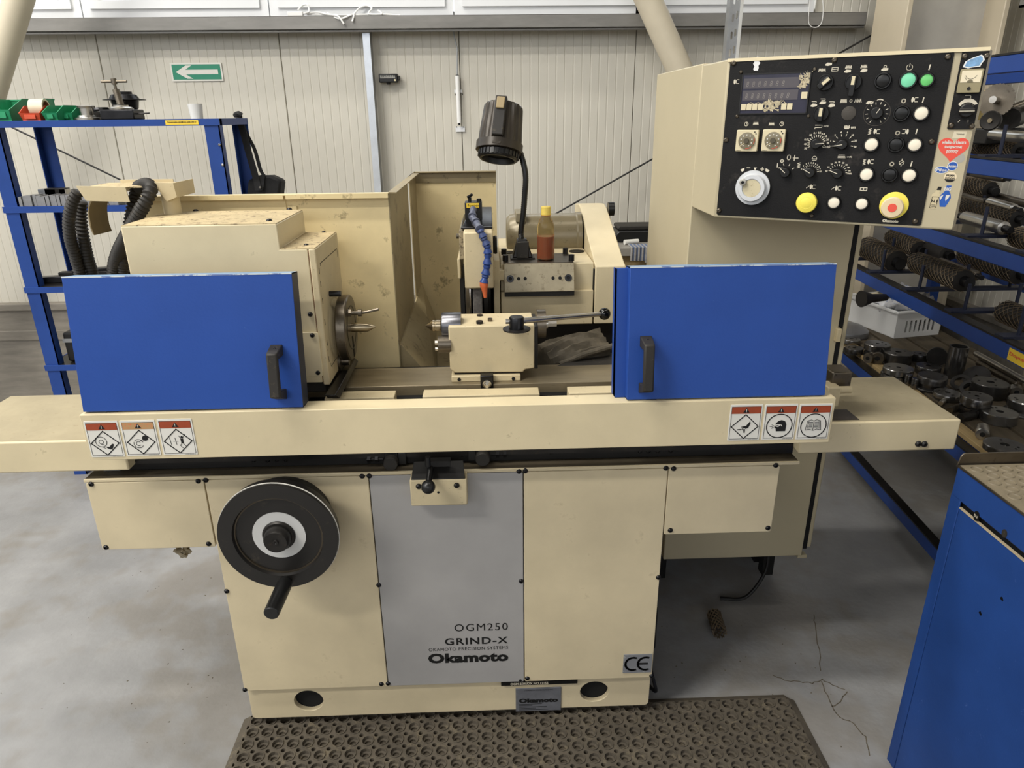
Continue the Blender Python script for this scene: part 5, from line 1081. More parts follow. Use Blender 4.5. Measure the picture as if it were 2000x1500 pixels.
def bin_(px0, px1, ztop, y0, dep, m, label):
    """open-fronted stacking bin"""
    x0, x1 = px0, px1; z0 = 1.60; t = thing('storage_bin', label, 'bin', ((x0+x1)/2, y0+dep/2, z0), 'small stacking bins on the left rack')
    H = ztop-z0; e = .006
    part(MB().box(x0+e, x1-e, y0+.01, y0+dep, z0, z0+.003), 'floor', m, t)
    for xa, xb, sx in ((x0, x0+.003, 1), (x1-.003, x1, -1)):
        a = [V((xa+e*sx, y0+.012, z0)), V((xa+e*sx, y0+dep, z0)), V((xa, y0+dep, z0+H)), V((xa, y0+dep*.4, z0+H)), V((xa, y0, z0+H*.5))]
        part(MB().hull(a, [p+V((.003, 0, 0)) for p in a]), 'bin_wall', m, t)
    part(MB().box(x0, x1, y0+dep-.003, y0+dep, z0, z0+H).box(x0-.002, x1+.002, y0+dep-.006, y0+dep+.004, z0+H-.006, z0+H), 'bin_wall', m, t)
    a = [V((x0+e, y0+.012, z0)), V((x1-e, y0+.012, z0)), V((x1, y0, z0+H*.5)), V((x0, y0, z0+H*.5))]
    fw = part(MB().hull(a, [p+V((0, .003, 0)) for p in a]), 'bin_wall', m, t)
    part(MB().box(x0+.02, x1-.02, y0-.0, y0+.004, z0+H*.12, z0+H*.4), 'label_holder', m, t)
    return t
bin_(-2.082, -1.934, 1.686, 3.12, .26, gbin, 'wide green storage bin at the far left of the top shelf')
bin_(-1.896, -1.812, 1.657, 3.11, .12, obin, 'orange storage bin holding a tape roll')
bin_(-2.007, -1.911, 1.689, 3.29, .12, gbin, 'green storage bin standing behind the orange one')
bin_(-1.805, -1.742, 1.658, 3.11, .15, gbin, 'small green storage bin right of the orange one')
bin_(-1.765, -1.709, 1.657, 3.16, .15, gbin, 'plain green storage bin next to the steel spool')
tr = V((-1.836, 3.170, 1.648))
t = thing('tape_roll', 'cream roll of packing tape leaning in the orange bin', 'tape', (tr.x, 3.17, 1.606), None)
part(MB().ring((tr.x-.035, 3.17, tr.z), (tr.x+.025, 3.175, tr.z), [(0, .035), (.055, .035), (.055, .028), (0, .028)], 36), 'tape', mat('tape_cream', (212, 202, 176), .4), t)
part(MB().ring((tr.x-.035, 3.17, tr.z), (tr.x+.025, 3.175, tr.z), [(-.001, .0278), (.056, .0278), (.056, .025), (-.001, .025)], 32), 'core', mat('core_brown', (126, 100, 70), .7), t)
s_ = V((-1.654, 3.170, 1.607)); t = thing('steel_spool', 'bright flanged steel spool on the left rack', 'spool', (s_.x, 3.17, 1.6))
part(MB().lathe((s_.x, 3.17, 1.6), (s_.x, 3.17, 2), [(0, .050), (.008, .050), (.010, .038), (.018, .036), (.018, .026), (.046, .026), (.046, .033), (.054, .034), (.056, .03), (.056, .018), (.03, .016), (.03, 0)], 36), 'spool_body', steel, t)
s_ = V((-1.659, 3.280, 1.606)); t = thing('stepped_hub', 'dark stepped steel hub behind the spool', 'hub', (s_.x, 3.28, 1.6))
part(MB().box(s_.x-.045, s_.x+.05, 3.24, 3.33, 1.6, 1.634), 'block', iron, t, .003); part(MB().lathe((s_.x, 3.285, 1.634), (s_.x, 3.285, 2), [(0, .046), (.006, .046), (.008, .04), (.016, .036), (.016, 0)], 32), 'step_disc', gunmetal, t)
s_ = V((-1.510, 3.180, 1.605)); t = thing('chuck_block', 'rectangular steel chuck block with discs and an upright T-handle key', 'chuck', (s_.x, 3.18, 1.6))
part(MB().box(s_.x-.068, s_.x+.068, 3.12, 3.22, 1.6, 1.638), 'block', gunmetal, t, .004)
part(MB().lathe((s_.x, 3.17, 1.638), (s_.x, 3.17, 2), [(0, .045), (.005, .046), (.010, .040), (.012, .028), (.018, .028), (.018, 0)], 36), 'disc_stack', steel, t)
rd = MB().cyl((s_.x, 3.17, 1.656), (s_.x-.012, 3.18, 1.715), .0135, n=20).cyl((s_.x-.012, 3.18, 1.715), (s_.x-.013, 3.18, 1.735), .006, n=12).cyl((s_.x-.013, 3.18, 1.735), (s_.x-.014, 3.18, 1.757), .011, n=16)
part(rd, 'key_shaft', steel_dk, t); part(MB().cyl((s_.x-.065, 3.18, 1.746), (s_.x+.038, 3.18, 1.746), .0055, n=12), 'tee_bar', steel_dk, t)
part(MB().cyl((s_.x+.068, 3.16, 1.622), (s_.x+.115, 3.16, 1.624), .003, n=8), 'side_lever', iron, t)
s_ = V((-1.566, 3.330, 1.605)); t = thing('belt_pulley', 'dark cone-shaped pulley with a thin flange behind the T-handle', 'pulley', (s_.x, 3.33, 1.6))
part(MB().lathe((s_.x, 3.33, 1.6), (s_.x, 3.33, 2), [(0, .03), (.03, .032), (.045, .05), (.075, .056), (.078, .085), (.081, .085), (.083, .06), (.10, .05), (.103, .035), (.112, .035), (.112, 0)], 40), 'pulley_body', gunmetal, t)
s_ = V((-1.219, 3.200, 1.602)); t = thing('white_cup', 'white plastic cup alone on the top shelf', 'cup', (s_.x, 3.2, 1.6))
part(MB().lathe((s_.x, 3.2, 1.6), (s_.x, 3.2, 2), [(0, .024), (.055, .029), (.058, .0295), (.058, .027), (.004, .022), (.004, 0)], 28), 'cup_wall', whitepl, t)
# small steel blocks in a row on the second shelf
bm_ = to_mesh('steel_block', MB().box(-.0075, .0075, -.03, .03, 0, .042), mat('block_steel', (164, 164, 166), .35, metal=.7, mot=.1, ms=60))
xs = -1.965; rr = random.Random(2); x = xs; k = 0
while x < -1.559:
    w = rr.choice((.8, 1.0, 1.25))
    o = put('steel_block', bm_, None, (x+.0075*w, 3.115+rr.uniform(-.004, .004), sz2), (0, 0, rr.uniform(-.04, .04))); o.scale = (w, 1, rr.choice((.93, 1, 1.06)))
    tag(o, 'small upright steel block in the row on the rack\u2019s second shelf', 'block', 'row of small steel blocks'); LOC[o.name] = V(o.location); x += .0155*w+.0012; k += 1
for px, w, h, m, lb in ((92, .075, .02, galv, 'flat grey steel bar lying on top of the block row'), (108, .09, .03, iron, 'dark steel channel lying on the second shelf behind the blocks'), (122, .03, .02, steel, 'short bright steel cube at the block row end')):
    c = V((-1.912, 3.200, 1.304)); xx = -1.912+(px-92)*.0022
    solo(MB().box(xx-w/2, xx+w/2, 3.2, 3.24, sz2, sz2+.052+h*.3).box(xx-w/2-.004, xx+w/2+.004, 3.196, 3.2, sz2, sz2+.03), 'steel_bar', m, lb, 'steel bar', 'steel offcuts on the left rack', .002)
for i, (px, py, L, a) in enumerate(((95, 558, .20, 12), (100, 545, .24, 4), (150, 540, .30, 22), (192, 536, .16, 35))):
    c = V((-1.953, 3.120, 0.917)); xx = -1.905+.085*i; m = M.Translation((xx, 3.18+.03*i, sz3+.001+.0*i)) @ M.Rotation(math.radians(a), 4, 'Z')
    solo(MB().box(-L/2, L/2, -.02, .02, 0, .028+.012*(i % 3), m).box(-L/2, -L/2+.02, -.03, .03, 0, .02, m), 'machine_jaw', iron if i % 2 else gunmetal, ('dark steel jaw at the third shelf edge nearest the left post', 'long dark steel strap on the third shelf', 'black steel bar on the third shelf behind the hoses', 'short black steel jaw at the right of the third shelf')[i], 'steel bar', 'steel offcuts on the left rack', .003)
t = thing('tool_case', 'black tool case with a loop handle on the low shelf beside the blue door', 'case', (-1.84, 3.2, .56))
part(MB().box(-1.95, -1.70, 3.12, 3.34, .56, .70), 'case_body', black, t, .01); part(MB().tube(catmull([(-1.88, 3.12, .69), (-1.875, 3.11, .72), (-1.84, 3.10, .735), (-1.80, 3.11, .74)], 5), .006, 8), 'loop_handle', blackpl, t); part(MB().box(-1.95, -1.70, 3.115, 3.12, .655, .672), 'trim_strip', galv, t)
# shoulder bag on the rear right post
bgm = mat('bag_black', (22, 22, 23), .7, mot=.25, ms=60, bump=.3)
t = thing('shoulder_bag', 'black shoulder bag hanging by its strap from the rack post', 'bag', (-1.045, 3.400, 1.221))
bf = V((-1.037, 3.380, 1.288))
pts = [V((-1.115, 3.380, 1.282)), V((-1.103, 3.380, 1.334)), V((-1.051, 3.380, 1.354)), V((-1.000, 3.380, 1.355)), V((-0.952, 3.380, 1.332)), V((-0.967, 3.380, 1.268)), V((-0.996, 3.380, 1.152)), V((-1.114, 3.380, 1.154))]
part(MB().hull(pts, [p+V((0, .09, -.005)) for p in pts]), 'bag_body', bgm, t, .012)
part(MB().hull([V((-1.064, 3.375, 1.352)), V((-1.019, 3.375, 1.360)), V((-1.035, 3.365, 1.289)), V((-1.063, 3.365, 1.289))], [p+V((0, .006, 0)) for p in (V((-1.064, 3.375, 1.352)), V((-1.019, 3.375, 1.360)), V((-1.035, 3.365, 1.289)), V((-1.063, 3.365, 1.289)))]), 'flap_tab', bgm, t)
def band(p, w, th=.003):
    p = catmull(p, 5); L = [q+V((-w/2, 0, 0)) for q in p]; R_ = [q+V((w/2, 0, 0)) for q in p]; mb = MB(); n = len(p)
    vs = L+R_+[q+V((0, th, 0)) for q in L]+[q+V((0, th, 0)) for q in R_]
    fs = []
    for i in range(n-1): fs += [(i, i+1, n+i+1, n+i), (2*n+i, 3*n+i, 3*n+i+1, 2*n+i+1), (i, 2*n+i, 2*n+i+1, i+1), (n+i, n+i+1, 3*n+i+1, 3*n+i)]
    fs += [(0, n, 3*n, 2*n), (n-1, 3*n-1, 4*n-1, 2*n-1)]
    return mb.add(vs, fs)
part(band([(-1.123, 3.440, 1.611), (-1.112, 3.410, 1.589), (-1.099, 3.400, 1.533), (-1.083, 3.385, 1.450), (-1.064, 3.370, 1.357), (-1.054, 3.360, 1.290)], .03), 'strap', bgm, t)
part(band([(-1.123, 3.450, 1.602), (-1.098, 3.430, 1.541), (-1.066, 3.420, 1.466), (-1.046, 3.400, 1.381), (-1.029, 3.390, 1.348)], .016), 'strap', bgm, t)
part(MB().tube(catmull([(-1.143, 3.460, 1.613), (-1.119, 3.430, 1.619), (-1.106, 3.430, 1.611)], 4), .012, 8), 'strap_fold', bgm, t)
screw(t, V((-1.045, 3.358, 1.303)), .006, m=steel)

# ================================================================ bench far behind the wheelhead
bn = thing('work_bench', 'plain wooden bench by the back wall seen between wheelhead and cabinet', 'bench', (.75, 3.45, 0))
bz = 1.019
part(MB().box(.50, .92, 3.25, 3.85, bz-.04, bz), 'bench_top', mat('bench_grey', (140, 136, 128), .5, mot=.2), bn, .003)
part(MB().box(.52, .90, 3.29, 3.31, .25, bz-.042), 'front_panel', wood, bn)
for x in (.53, .86):
    for y in (3.32, 3.78): part(MB().box(x, x+.05, y, y+.05, 0, bz-.04), 'leg', wood, bn)
c = V((0.708, 3.45, bz))
t = thing('black_case', 'low rounded black case lying on the bench', 'case', c)
part(MB().prism(rrect(c.x-.10, 0, c.x+.12, .055, .025, 5), frame((0, 3.55, bz), (1, 0, 0), (0, 0, 1)), .16), 'case_lower', blackpl, t, .006)
part(MB().prism(rrect(c.x-.085, .055, c.x+.12, .075, .009, 3), frame((0, 3.55, bz), (1, 0, 0), (0, 0, 1)), .14), 'case_lid', rubber, t, .004)
t = thing('striped_cloth', 'blue and grey striped cloth hanging over the bench edge', 'cloth', (0.687, 3.24, bz-.08))
x0_, x1_ = 0.654, 0.757; mb = MB(); n = 24
cm1 = mat('cloth_blue', (96, 110, 140), .9, mot=.2, ms=60); cm2 = mat('cloth_grey', (150, 148, 146), .9, mot=.2, ms=60)
for i in range(12):
    a, b = x0_+(x1_-x0_)*i/12, x0_+(x1_-x0_)*(i+1)/12
    part(MB().box(a, b, 3.236+.004*(i % 2), 3.246, bz-.06-.01*(i > 7), bz+.004).box(a, b, 3.24, 3.33, bz, bz+.005), 'stripe', cm1 if i % 2 else cm2, t, .002)
solo(MB().cyl((0.640, 3.33, bz+.012), (0.709, 3.35, bz+.012), .012, n=14), 'paper_tube', paper, 'short pale paper tube on the bench in front of the black case', 'tube')

# ================================================================ right rack with rollers and steel parts
def rp(y, off, z): return V((1.6+.083*(y-2.45)+off, y, z))
rr_ = thing('roller_rack', 'long blue rack full of mesh rollers and steel parts along the right wall', 'rack', rp(2.4, .3, 0))
Dv = V((.083, 1, 0)).normalized(); Nv = V((1, -.083, 0)).normalized()
def along(y0, y1, o0, o1, z0, z1):
    a = [rp(y0, o0, z0), rp(y0, o1, z0), rp(y0, o1, z1), rp(y0, o0, z1)]; b = [rp(y1, o0, z0), rp(y1, o1, z0), rp(y1, o1, z1), rp(y1, o0, z1)]
    return MB().hull(a, b)
LV = [V((1.651, 3.062, 0.939)).z, V((1.601, 2.457, 1.198)).z, V((1.593, 2.366, 1.453)).z, V((1.651, 3.063, 0.538)).z, 1.755, .14]
for z in LV:
    for o, ye in ((0, 3.8), (.58, 3.5)): part(along(1.1, ye, o, o+.03, z-.05, z), 'beam', rackblue, rr_, .003)
    part(along(1.1, 3.8, -.002, .034, z, z+.006), 'beam_lip', iron, rr_)
for y, o in ((1.12, .02), (1.12, .57), (3.74, .02), (3.46, .57)):
    part(along(y, y+.05, o, o+.05, 0, 1.755), 'post', rackblue, rr_, .003)
pegm = mat('peg_dark', (26, 32, 52), .5, mot=.2)
peg_m = to_mesh('peg', MB().cyl((0, 0, 0), (0, 0, .09), .006, n=10), pegm)
for z in LV[:3]:
    for y in (1.7, 2.0, 2.3, 2.62, 2.95, 3.25):
        part(along(y, y+.045, .0, .6, z+.002, z+.012), 'cross_bar', pegm, rr_)
        for o in (.06, .24, .42): put('peg', peg_m, rr_, rp(y+.022, o, z+.012))
lab0 = rp(1.93, -.001, LV[0]-.042); 
lq = part(MB().hull([rp(1.80, -.0015, LV[0]-.045), rp(1.96, -.0015, LV[0]-.045), rp(1.96, -.0015, LV[0]-.008), rp(1.80, -.0015, LV[0]-.008)], [rp(1.80, 0, LV[0]-.045), rp(1.96, 0, LV[0]-.045), rp(1.96, 0, LV[0]-.008), rp(1.80, 0, LV[0]-.008)]), 'load_label', yellow, rr_)
text('Dopuszczalne', frame(rp(1.953, -.0018, LV[0]-.032), -Dv, (0, 0, 1)), .014, orange_red, lq, width=.145, bold=.02)
netm = mat('net_brown', (96, 82, 62), .6, mot=.3, ms=40); coredk = mat('roller_core', (34, 31, 28), .6, mot=.3, ms=30)
def net(mb, a, b, r, turns=None, k=11, w=.0013):
    ax = (b-a); L = ax.length; ax.normalize(); u = ax.orthogonal().normalized(); v_ = ax.cross(u); turns = L/(2*PI*r)*.9; n = max(10, int(18*turns))
    for sgn in (1, -1):
        for j in range(k):
            pts = []
            for i in range(n+1):
                t_ = i/n; th = 2*PI*(j/k+sgn*turns*t_); pts.append(a+ax*(L*t_)+(u*math.cos(th)+v_*math.sin(th))*r)
            mb.tube(pts, w, 3)
    return mb
def roller(a, b, r, label, core=True, netted=True, m=None):
    d = (b-a).normalized(); t = thing('mesh_roller' if netted else 'steel_roller', label, 'roller', (a+b)/2-V((0, 0, r)), 'rollers lying on the right rack')
    part(MB().lathe(a, b, [(0, r*.55), (.004, r*.9), ((b-a).length-.004, r*.9), ((b-a).length, r*.55)], 22), 'core', m or coredk, t)
    if netted: part(net(MB(), a, b, r*.96), 'net_sleeve', netm, t, smooth=0)
    else:
        part(MB().cyl(b if b.y < a.y else a, (b if b.y < a.y else a)+d*(.002 if b.y < a.y else -.002), r*.5, n=18), 'end_recess', iron, t)
    if core: [part(MB().cyl(e_-s__*d*.002, e_+s__*d*.035, r*.45, n=14), 'journal', gunmetal, t) for e_, s__ in ((b, 1), (a, -1))]
    return t
def onz(p, z): return V((p.x, p.y, z))
Z3, Z2, Z1 = LV[0]+.012, LV[1]+.012, LV[2]+.012
roller(V((1.790, 3.289, 0.998)), V((1.763, 2.971, 0.987)), .052, 'big mesh-sleeved roller nearest the cabinet strip')
roller(V((1.750, 2.811, 1.019)), V((1.720, 2.455, 1.020)), .043, 'mesh-sleeved roller in front on the middle level, loose net end')
roller(V((2.004, 3.461, 1.015)), V((1.980, 3.176, 1.000)), .042, 'dark mesh roller at the back of the middle level')
roller(V((2.022, 3.200, 1.005)), V((2.007, 3.013, 1.007)), .036, 'short black roller behind the grey bar', netted=False)
roller(V((1.942, 2.953, 0.988)), V((1.919, 2.674, 0.988)), .022, 'slim grey steel bar with black ends', netted=False, m=steel_dk)
roller(V((2.064, 2.976, 1.015)), V((2.032, 2.593, 1.010)), .044, 'dark mesh roller below the blue beam at the right edge')
roller(V((1.705, 2.508, 1.241)), V((1.685, 2.270, 1.237)), .024, 'bright ground steel bar with a centred end', netted=False, m=steel)
roller(V((1.820, 2.691, 1.258)), V((1.792, 2.358, 1.253)), .032, 'mesh roller lying behind the bright ground bar')
roller(V((1.825, 2.748, 1.292)), V((1.810, 2.567, 1.285)), .014, 'thin grey shaft half hidden by the panel edge', netted=False, m=steel_dk)
roller(V((1.808, 2.544, 1.291)), V((1.795, 2.393, 1.284)), .017, 'short bright shaft in line with the thin grey shaft', netted=False, m=steel)
roller(V((1.964, 2.743, 1.288)), V((1.944, 2.499, 1.278)), .016, 'thin dark shaft at the back, level with the thin shafts', netted=False, m=steel_dk)
roller(V((1.939, 2.923, 1.319)), V((1.922, 2.709, 1.311)), .034, 'dark mesh roller under the upper blue beam')
roller(V((1.747, 2.291, 1.206)), V((1.735, 2.147, 1.201)), .034, 'mesh roller cut by the right picture edge above the lower beam')
roller(V((1.700, 2.452, 1.523)), V((1.680, 2.207, 1.517)), .020, 'bright polished shaft on the upper level', netted=False, m=steel)
roller(V((1.777, 2.654, 1.479)), V((1.754, 2.377, 1.472)), .030, 'loose brown mesh roller below the polished shaft')
roller(V((1.744, 2.257, 0.960)), V((1.727, 2.053, 0.962)), .040, 'brown mesh roller alone near the white wall', core=False)
roller(V((2.116, 3.125, 1.334)), V((2.097, 2.890, 1.336)), .014, 'thin grey rod lying deep under the upper beam', netted=False, m=steel_dk)
# saw blade and small wheels on the upper level
sb = V((1.669, 2.420, 1.628)); axd = V((-.75, -.66, .05)).normalized()
t = thing('saw_blade', 'round toothed steel saw blade on an arbor', 'saw blade', sb-V((0, 0, .055)))
u = axd.orthogonal().normalized(); v_ = axd.cross(u); n = 96
rim = [sb+(u*math.cos(2*PI*i/n)+v_*math.sin(2*PI*i/n))*(.052 if i % 3 else .049) for i in range(n)]
part(MB().hull(rim, [p+axd*.0025 for p in rim]), 'blade', steel_dk, t)
part(MB().cyl(sb, sb+axd*.05, .011, n=16), 'arbor', steel, t); part(MB().cyl(sb-axd*.04, sb, .018, n=16), 'hub', gunmetal, t)
w2 = V((1.622, 2.360, 1.567)); t = thing('small_wheel', 'small dark wheel with a pale hub below the saw blade', 'wheel', w2-V((0, 0, .03)))
part(MB().lathe(w2-axd*.012, w2+axd, [(0, .027), (.003, .03), (.018, .03), (.021, .027), (.019, .01), (.019, 0)], 28), 'tyre', iron, t); part(MB().cyl(w2, w2+axd*.014, .007, n=12), 'hub', MATS['brass_steel'], t)
t = thing('spindle_housing', 'dark spindle housing lying behind the small wheel', 'housing', (1.791, 2.500, 1.557)); p_ = V((1.788, 2.500, 1.570))
part(MB().cyl(p_-V((.05, .06, .0)), p_+V((.06, .05, .01)), .034, n=20), 'housing_tube', iron, t); part(MB().cyl(p_+V((.0, .0, .03)), p_+V((.05, -.02, .055)), .018, n=16), 'clamp', steel_dk, t)
part(MB().box(p_.x-.10, p_.x+.12, p_.y-.04, p_.y+.08, p_.z-.08, p_.z-.03), 'foot_block', black, t, .004)
t = thing('wood_block', 'pale stained wooden block behind the saw blade', 'block', (1.830, 2.700, 1.587)); p_ = V((1.821, 2.700, 1.625))
part(MB().box(p_.x-.03, p_.x+.05, 2.68, 2.76, p_.z-.06, p_.z+.04), 'block_body', mat('stained_wood', (170, 150, 96), .7, mot=.3, ms=20, dirt=.5, ds=50, dc=(140, 50, 30)), t, .003)
solo(MB().lathe(V((1.512, 2.750, 0.884)), V((1.652, 2.780, 0.882)), [(0, .034), (.015, .03), (.05, .018), (.12, .014)], 22), 'cone_roller', coredk, 'black cone-ended roller poking out past the cabinet strip', 'roller')
solo(MB().cyl(V((1.604, 2.860, 0.861)), V((1.764, 2.900, 0.869)), .018, n=16), 'pale_rod', beigepl, 'pale wooden rod behind the black cone roller', 'rod')

# ---------------------------------------------------------------- bottom shelf: boards, steel discs, basket
SZ = LV[3]+.022
for i, (o0, o1) in enumerate(((.04, .085), (.10, .22), (.235, .36), (.375, .50), (.515, .60))):
    part(along(1.15, 3.5, o0, o1, LV[3]+.004, SZ), 'board', wood if i == 0 else mat('dark_board%d' % i, (86, 76, 60), .7, mot=.3, stretch=(6, 1, 6)), rr_, .002)
part(along(1.15, 2.55, .50, .52, SZ, SZ+.10), 'back_board', mat('worn_steel_board', (150, 140, 120), .5, mot=.25, ms=10), rr_)
rd = random.Random(9)
dm = [mat('turned_dark', (84, 82, 80), .26, metal=.75, mot=.3, ms=20), mat('turned_mid', (130, 128, 125), .22, metal=.85, mot=.25, ms=20), mat('turned_steel', (106, 104, 102), .2, metal=.85, mot=.3, ms=20)]
def disc(p, r, h, style, label, m):
    p = V(p); t = thing('steel_disc', label, 'steel disc', (p.x, p.y, SZ), 'turned steel discs on the bottom shelf')
    q = (p.x, p.y, SZ); up = (p.x, p.y, SZ+1)
    if style == 0: pr_ = [(0, r*.96), (.003, r), (h-.003, r), (h, r*.96), (h, r*.22), (h*.6, r*.2), (h*.6, 0)]
    elif style == 1: pr_ = [(0, r*.9), (.003, r*.94), (h*.42, r*.94), (h*.45, r*.8), (h*.55, r*.8), (h*.58, r), (h-.003, r), (h, r*.96), (h, r*.15), (h*.7, r*.14), (h*.7, 0)]
    else: pr_ = [(0, r*1.12), (.006, r*1.14), (.010, r*1.1), (.012, r*.85), (h*.5, r*.85), (h*.5, r), (h-.004, r), (h, r*.95), (h, 0)]
    part(MB().lathe(q, up, pr_, 40), 'disc_body', m, t)
    for j in range(3):
        a = rd.uniform(0, 2*PI); hx, hy = p.x+r*.6*math.cos(a), p.y+r*.6*math.sin(a)
        part(MB().cyl((hx, hy, SZ+h), (hx, hy, SZ+h+.0008), r*.07, n=10), 'bolt_hole', dark, t)
DZ = .575
dl = [((1668,683), .034, .022, 0, 'flat grey disc at the rack end beside the cabinet strip'), ((1662,664), .036, .020, 0, 'pale grey washer disc behind the flat grey disc'), ((1711,690), .047, .055, 1, 'stepped two-tier disc, third from the cabinet strip'), ((1752,702), .050, .045, 0, 'thick dark disc in front of the basket corner'), ((1752,733), .050, .045, 1, 'double-rim disc just above the table wing edge'), ((1812,722), .042, .030, 0, 'thin disc in front of the upright round disc'), ((1818,752), .047, .050, 2, 'shiny disc standing on a wide polished base ring'), ((1850,772), .042, .024, 0, 'low dull disc right beside the wing edge'), ((1902,800), .044, .062, 1, 'tall stack-like disc with two grooves'), ((1930,765), .055, .050, 0, 'largest black disc with two small bores'), ((1950,815), .050, .034, 0, 'black disc lying low behind the shiny bush'), ((1962,872), .052, .020, 0, 'wide rusty flat disc by the blue cabinet lip'), ((1795,698), .03, .03, 0, 'small disc behind the thick dark disc'), ((2000,800), .05, .05, 2, 'dark disc at the right picture edge')]
spots = [(1.666, 3.018, 0.575), (1.724, 3.164, 0.575), (1.739, 2.961, 0.575), (1.786, 2.872, 0.575), (1.678, 2.676, 0.575), (1.843, 2.735, 0.575), (1.750, 2.559, 0.575), (1.748, 2.450, 0.575), (1.759, 2.308, 0.575), (1.927, 2.476, 0.575), (1.801, 2.235, 0.575), (1.662, 2.007, 0.575), (1.898, 2.893, 0.575), (1.939, 2.297, 0.575)]
for i, (d, p) in enumerate(zip(dl, spots)): disc(p, d[1]*1.16, d[2]*1.12, d[3], d[4], dm[i % 3])
def bush(a, b, r, label, m, bore=True):
    a, b = V(a), V(b); d = (b-a).normalized(); L = (b-a).length; t = thing('steel_bush', label, 'bush', (a+b)/2-V((0, 0, r)), 'steel bushes and pins on the bottom shelf')
    part(MB().lathe(a, b, [(0, r*.94), (.002, r), (L*.55, r), (L*.57, r*.92), (L*.6, r), (L-.002, r), (L, r*.92)], 26), 'bush_body', m, t)
    if bore: part(MB().cyl(a, a-d*.0008, r*.4, n=14), 'bore', dark, t)
def lay(p, dx, dy, L, r): p = V(p); d = V((dx, dy, 0)).normalized(); return V((p.x, p.y, SZ+r)), V((p.x, p.y, SZ+r))+d*L
bush(*lay((1.654, 2.874, 0.575), .8, .5, .045, .022), .022, 'small two-hole plug lying in front of the stepped disc', steel_dk)
bush(*lay((1.689, 2.858, 0.575), .6, .8, .02, .026), .026, 'thin ring leaning against the two-hole plug', steel_dk)
bush(*lay((1.673, 2.313, 0.575), .9, .5, .06, .012), .012, 'white-ended pin touching the wing edge', steel_dk, False)
bush(*lay((1.665, 2.239, 0.575), .9, .3, .07, .015), .015, 'dark socket screw lying next to the white-ended pin', iron)
bush(*lay((1.685, 2.386, 0.575), .75, .66, .05, .009), .009, 'thin bright pin pointing away from the wing', steel, False)
bush(*lay((1.641, 2.086, 0.575), .6, .9, .06, .021), .021, 'polished shiny bush leaning in front of the black disc', steel)
bush(*lay((2.016, 2.444, 0.575), .5, .8, .07, .022), .022, 'polished bush at the right edge above the shiny bush', steel)
for pz, lb in (((1.642, 2.710, 0.575), 'small upright bushing under the plug'), ((1.682, 2.604, 0.575), 'upright shiny sleeve left of the polished base ring'), ((1.686, 2.563, 0.575), 'shorter shiny sleeve touching the polished base ring')):
    bush((pz[0], pz[1], SZ), (pz[0], pz[1], SZ+(.022 if 'under' in lb else .045)), .014, lb, dm[2], False)
# tall tube, standing disc, leaning rings
pt = V((1.918, 2.680, 0.575)); t = thing('steel_tube', 'tall upright grey steel tube among the discs', 'tube', (pt.x, pt.y, SZ))
part(MB().ring((pt.x, pt.y, SZ), (pt.x, pt.y, 3), [(0, .036), (.135, .036), (.135, .030), (0, .030)], 36), 'tube_wall', dm[2], t)
pt = V((1.931, 2.822, 0.575)); t = thing('standing_disc', 'dull round disc standing on edge before the basket', 'steel disc', (pt.x, pt.y, SZ))
dd = V((-.62, -.78, .12)).normalized(); cc_ = V((pt.x, pt.y, SZ+.042)); part(MB().lathe(cc_-dd*.02, cc_+dd, [(0, .036), (.004, .04), (.02, .042), (.03, .040), (.03, 0)], 36), 'disc_body', iron, t)
for i, (pp, lb) in enumerate((((1.865, 2.552, 0.575), 'thin ring leaning at the foot of the steel tube'), ((1.865, 2.496, 0.575), 'second thin ring leaning beside the tube foot'), ((1.950, 2.588, 0.575), 'wide dark plate leaning behind the largest disc'))):
    c_ = V((pp[0], pp[1], SZ+.035)); d_ = V((-.55, -.3, .75)).normalized(); r_ = (.036, .034, .05)[i]; c_.z = SZ+r_*.72
    solo(MB().ring(c_, c_+d_, [(0, r_), (.006, r_), (.006, r_*(.6 if i < 2 else .1)), (0, r_*(.6 if i < 2 else .1))], 32), 'leaning_ring', dm[i], lb, 'ring', 'rings leaning on the bottom shelf')
for i, (a, b, r_, lb, m) in enumerate(((V((2.062, 2.775, 0.630)), V((2.027, 2.331, 0.630)), .012, 'long polished bar along the back board', steel), (V((2.062, 2.742, 0.600)), V((2.043, 2.476, 0.600)), .016, 'curved-ended dark bar below the long polished bar', steel_dk))):
    solo(MB().lathe(a, b, [(0, r_*.6), (.004, r_), ((b-a).length-.004, r_), ((b-a).length, r_*.6)], 18), 'steel_bar', m, lb, 'steel bar', 'bars on the bottom shelf')
# laundry basket
bk0 = V((1.963, 3.223, 0.575)); bm0 = frame(bk0, V((.98, .20, 0)), V((-.20, .98, 0)))
t = thing('plastic_basket', 'white plastic basket with slotted side heaped with rags', 'basket', (bk0.x+.1, bk0.y+.15, SZ))
bw, bl, bh = .26, .36, .125
slots = [rrect(.055+.026*i, .025, .068+.026*i, .085, .006) for i in range(7)]
fm_ = frame((bk0.x, bk0.y, SZ), V((.98, .20, 0)), (0, 0, 1))
part(flat([[(0, 0), (bw, 0), (bw, bh), (0, bh)]]+slots, fm_, .004), 'slotted_side', whitepl, t, .001)
m_ = frame((bk0.x, bk0.y, SZ), V((.98, .20, 0)), V((-.20, .98, 0)))
part(MB().box(0, .004, 0, bl, 0, bh, m_).box(bw-.004, bw, 0, bl, 0, bh, m_).box(0, bw, bl-.004, bl, 0, bh, m_).box(0, bw, 0, bl, 0, .004, m_), 'walls', whitepl, t, .001)
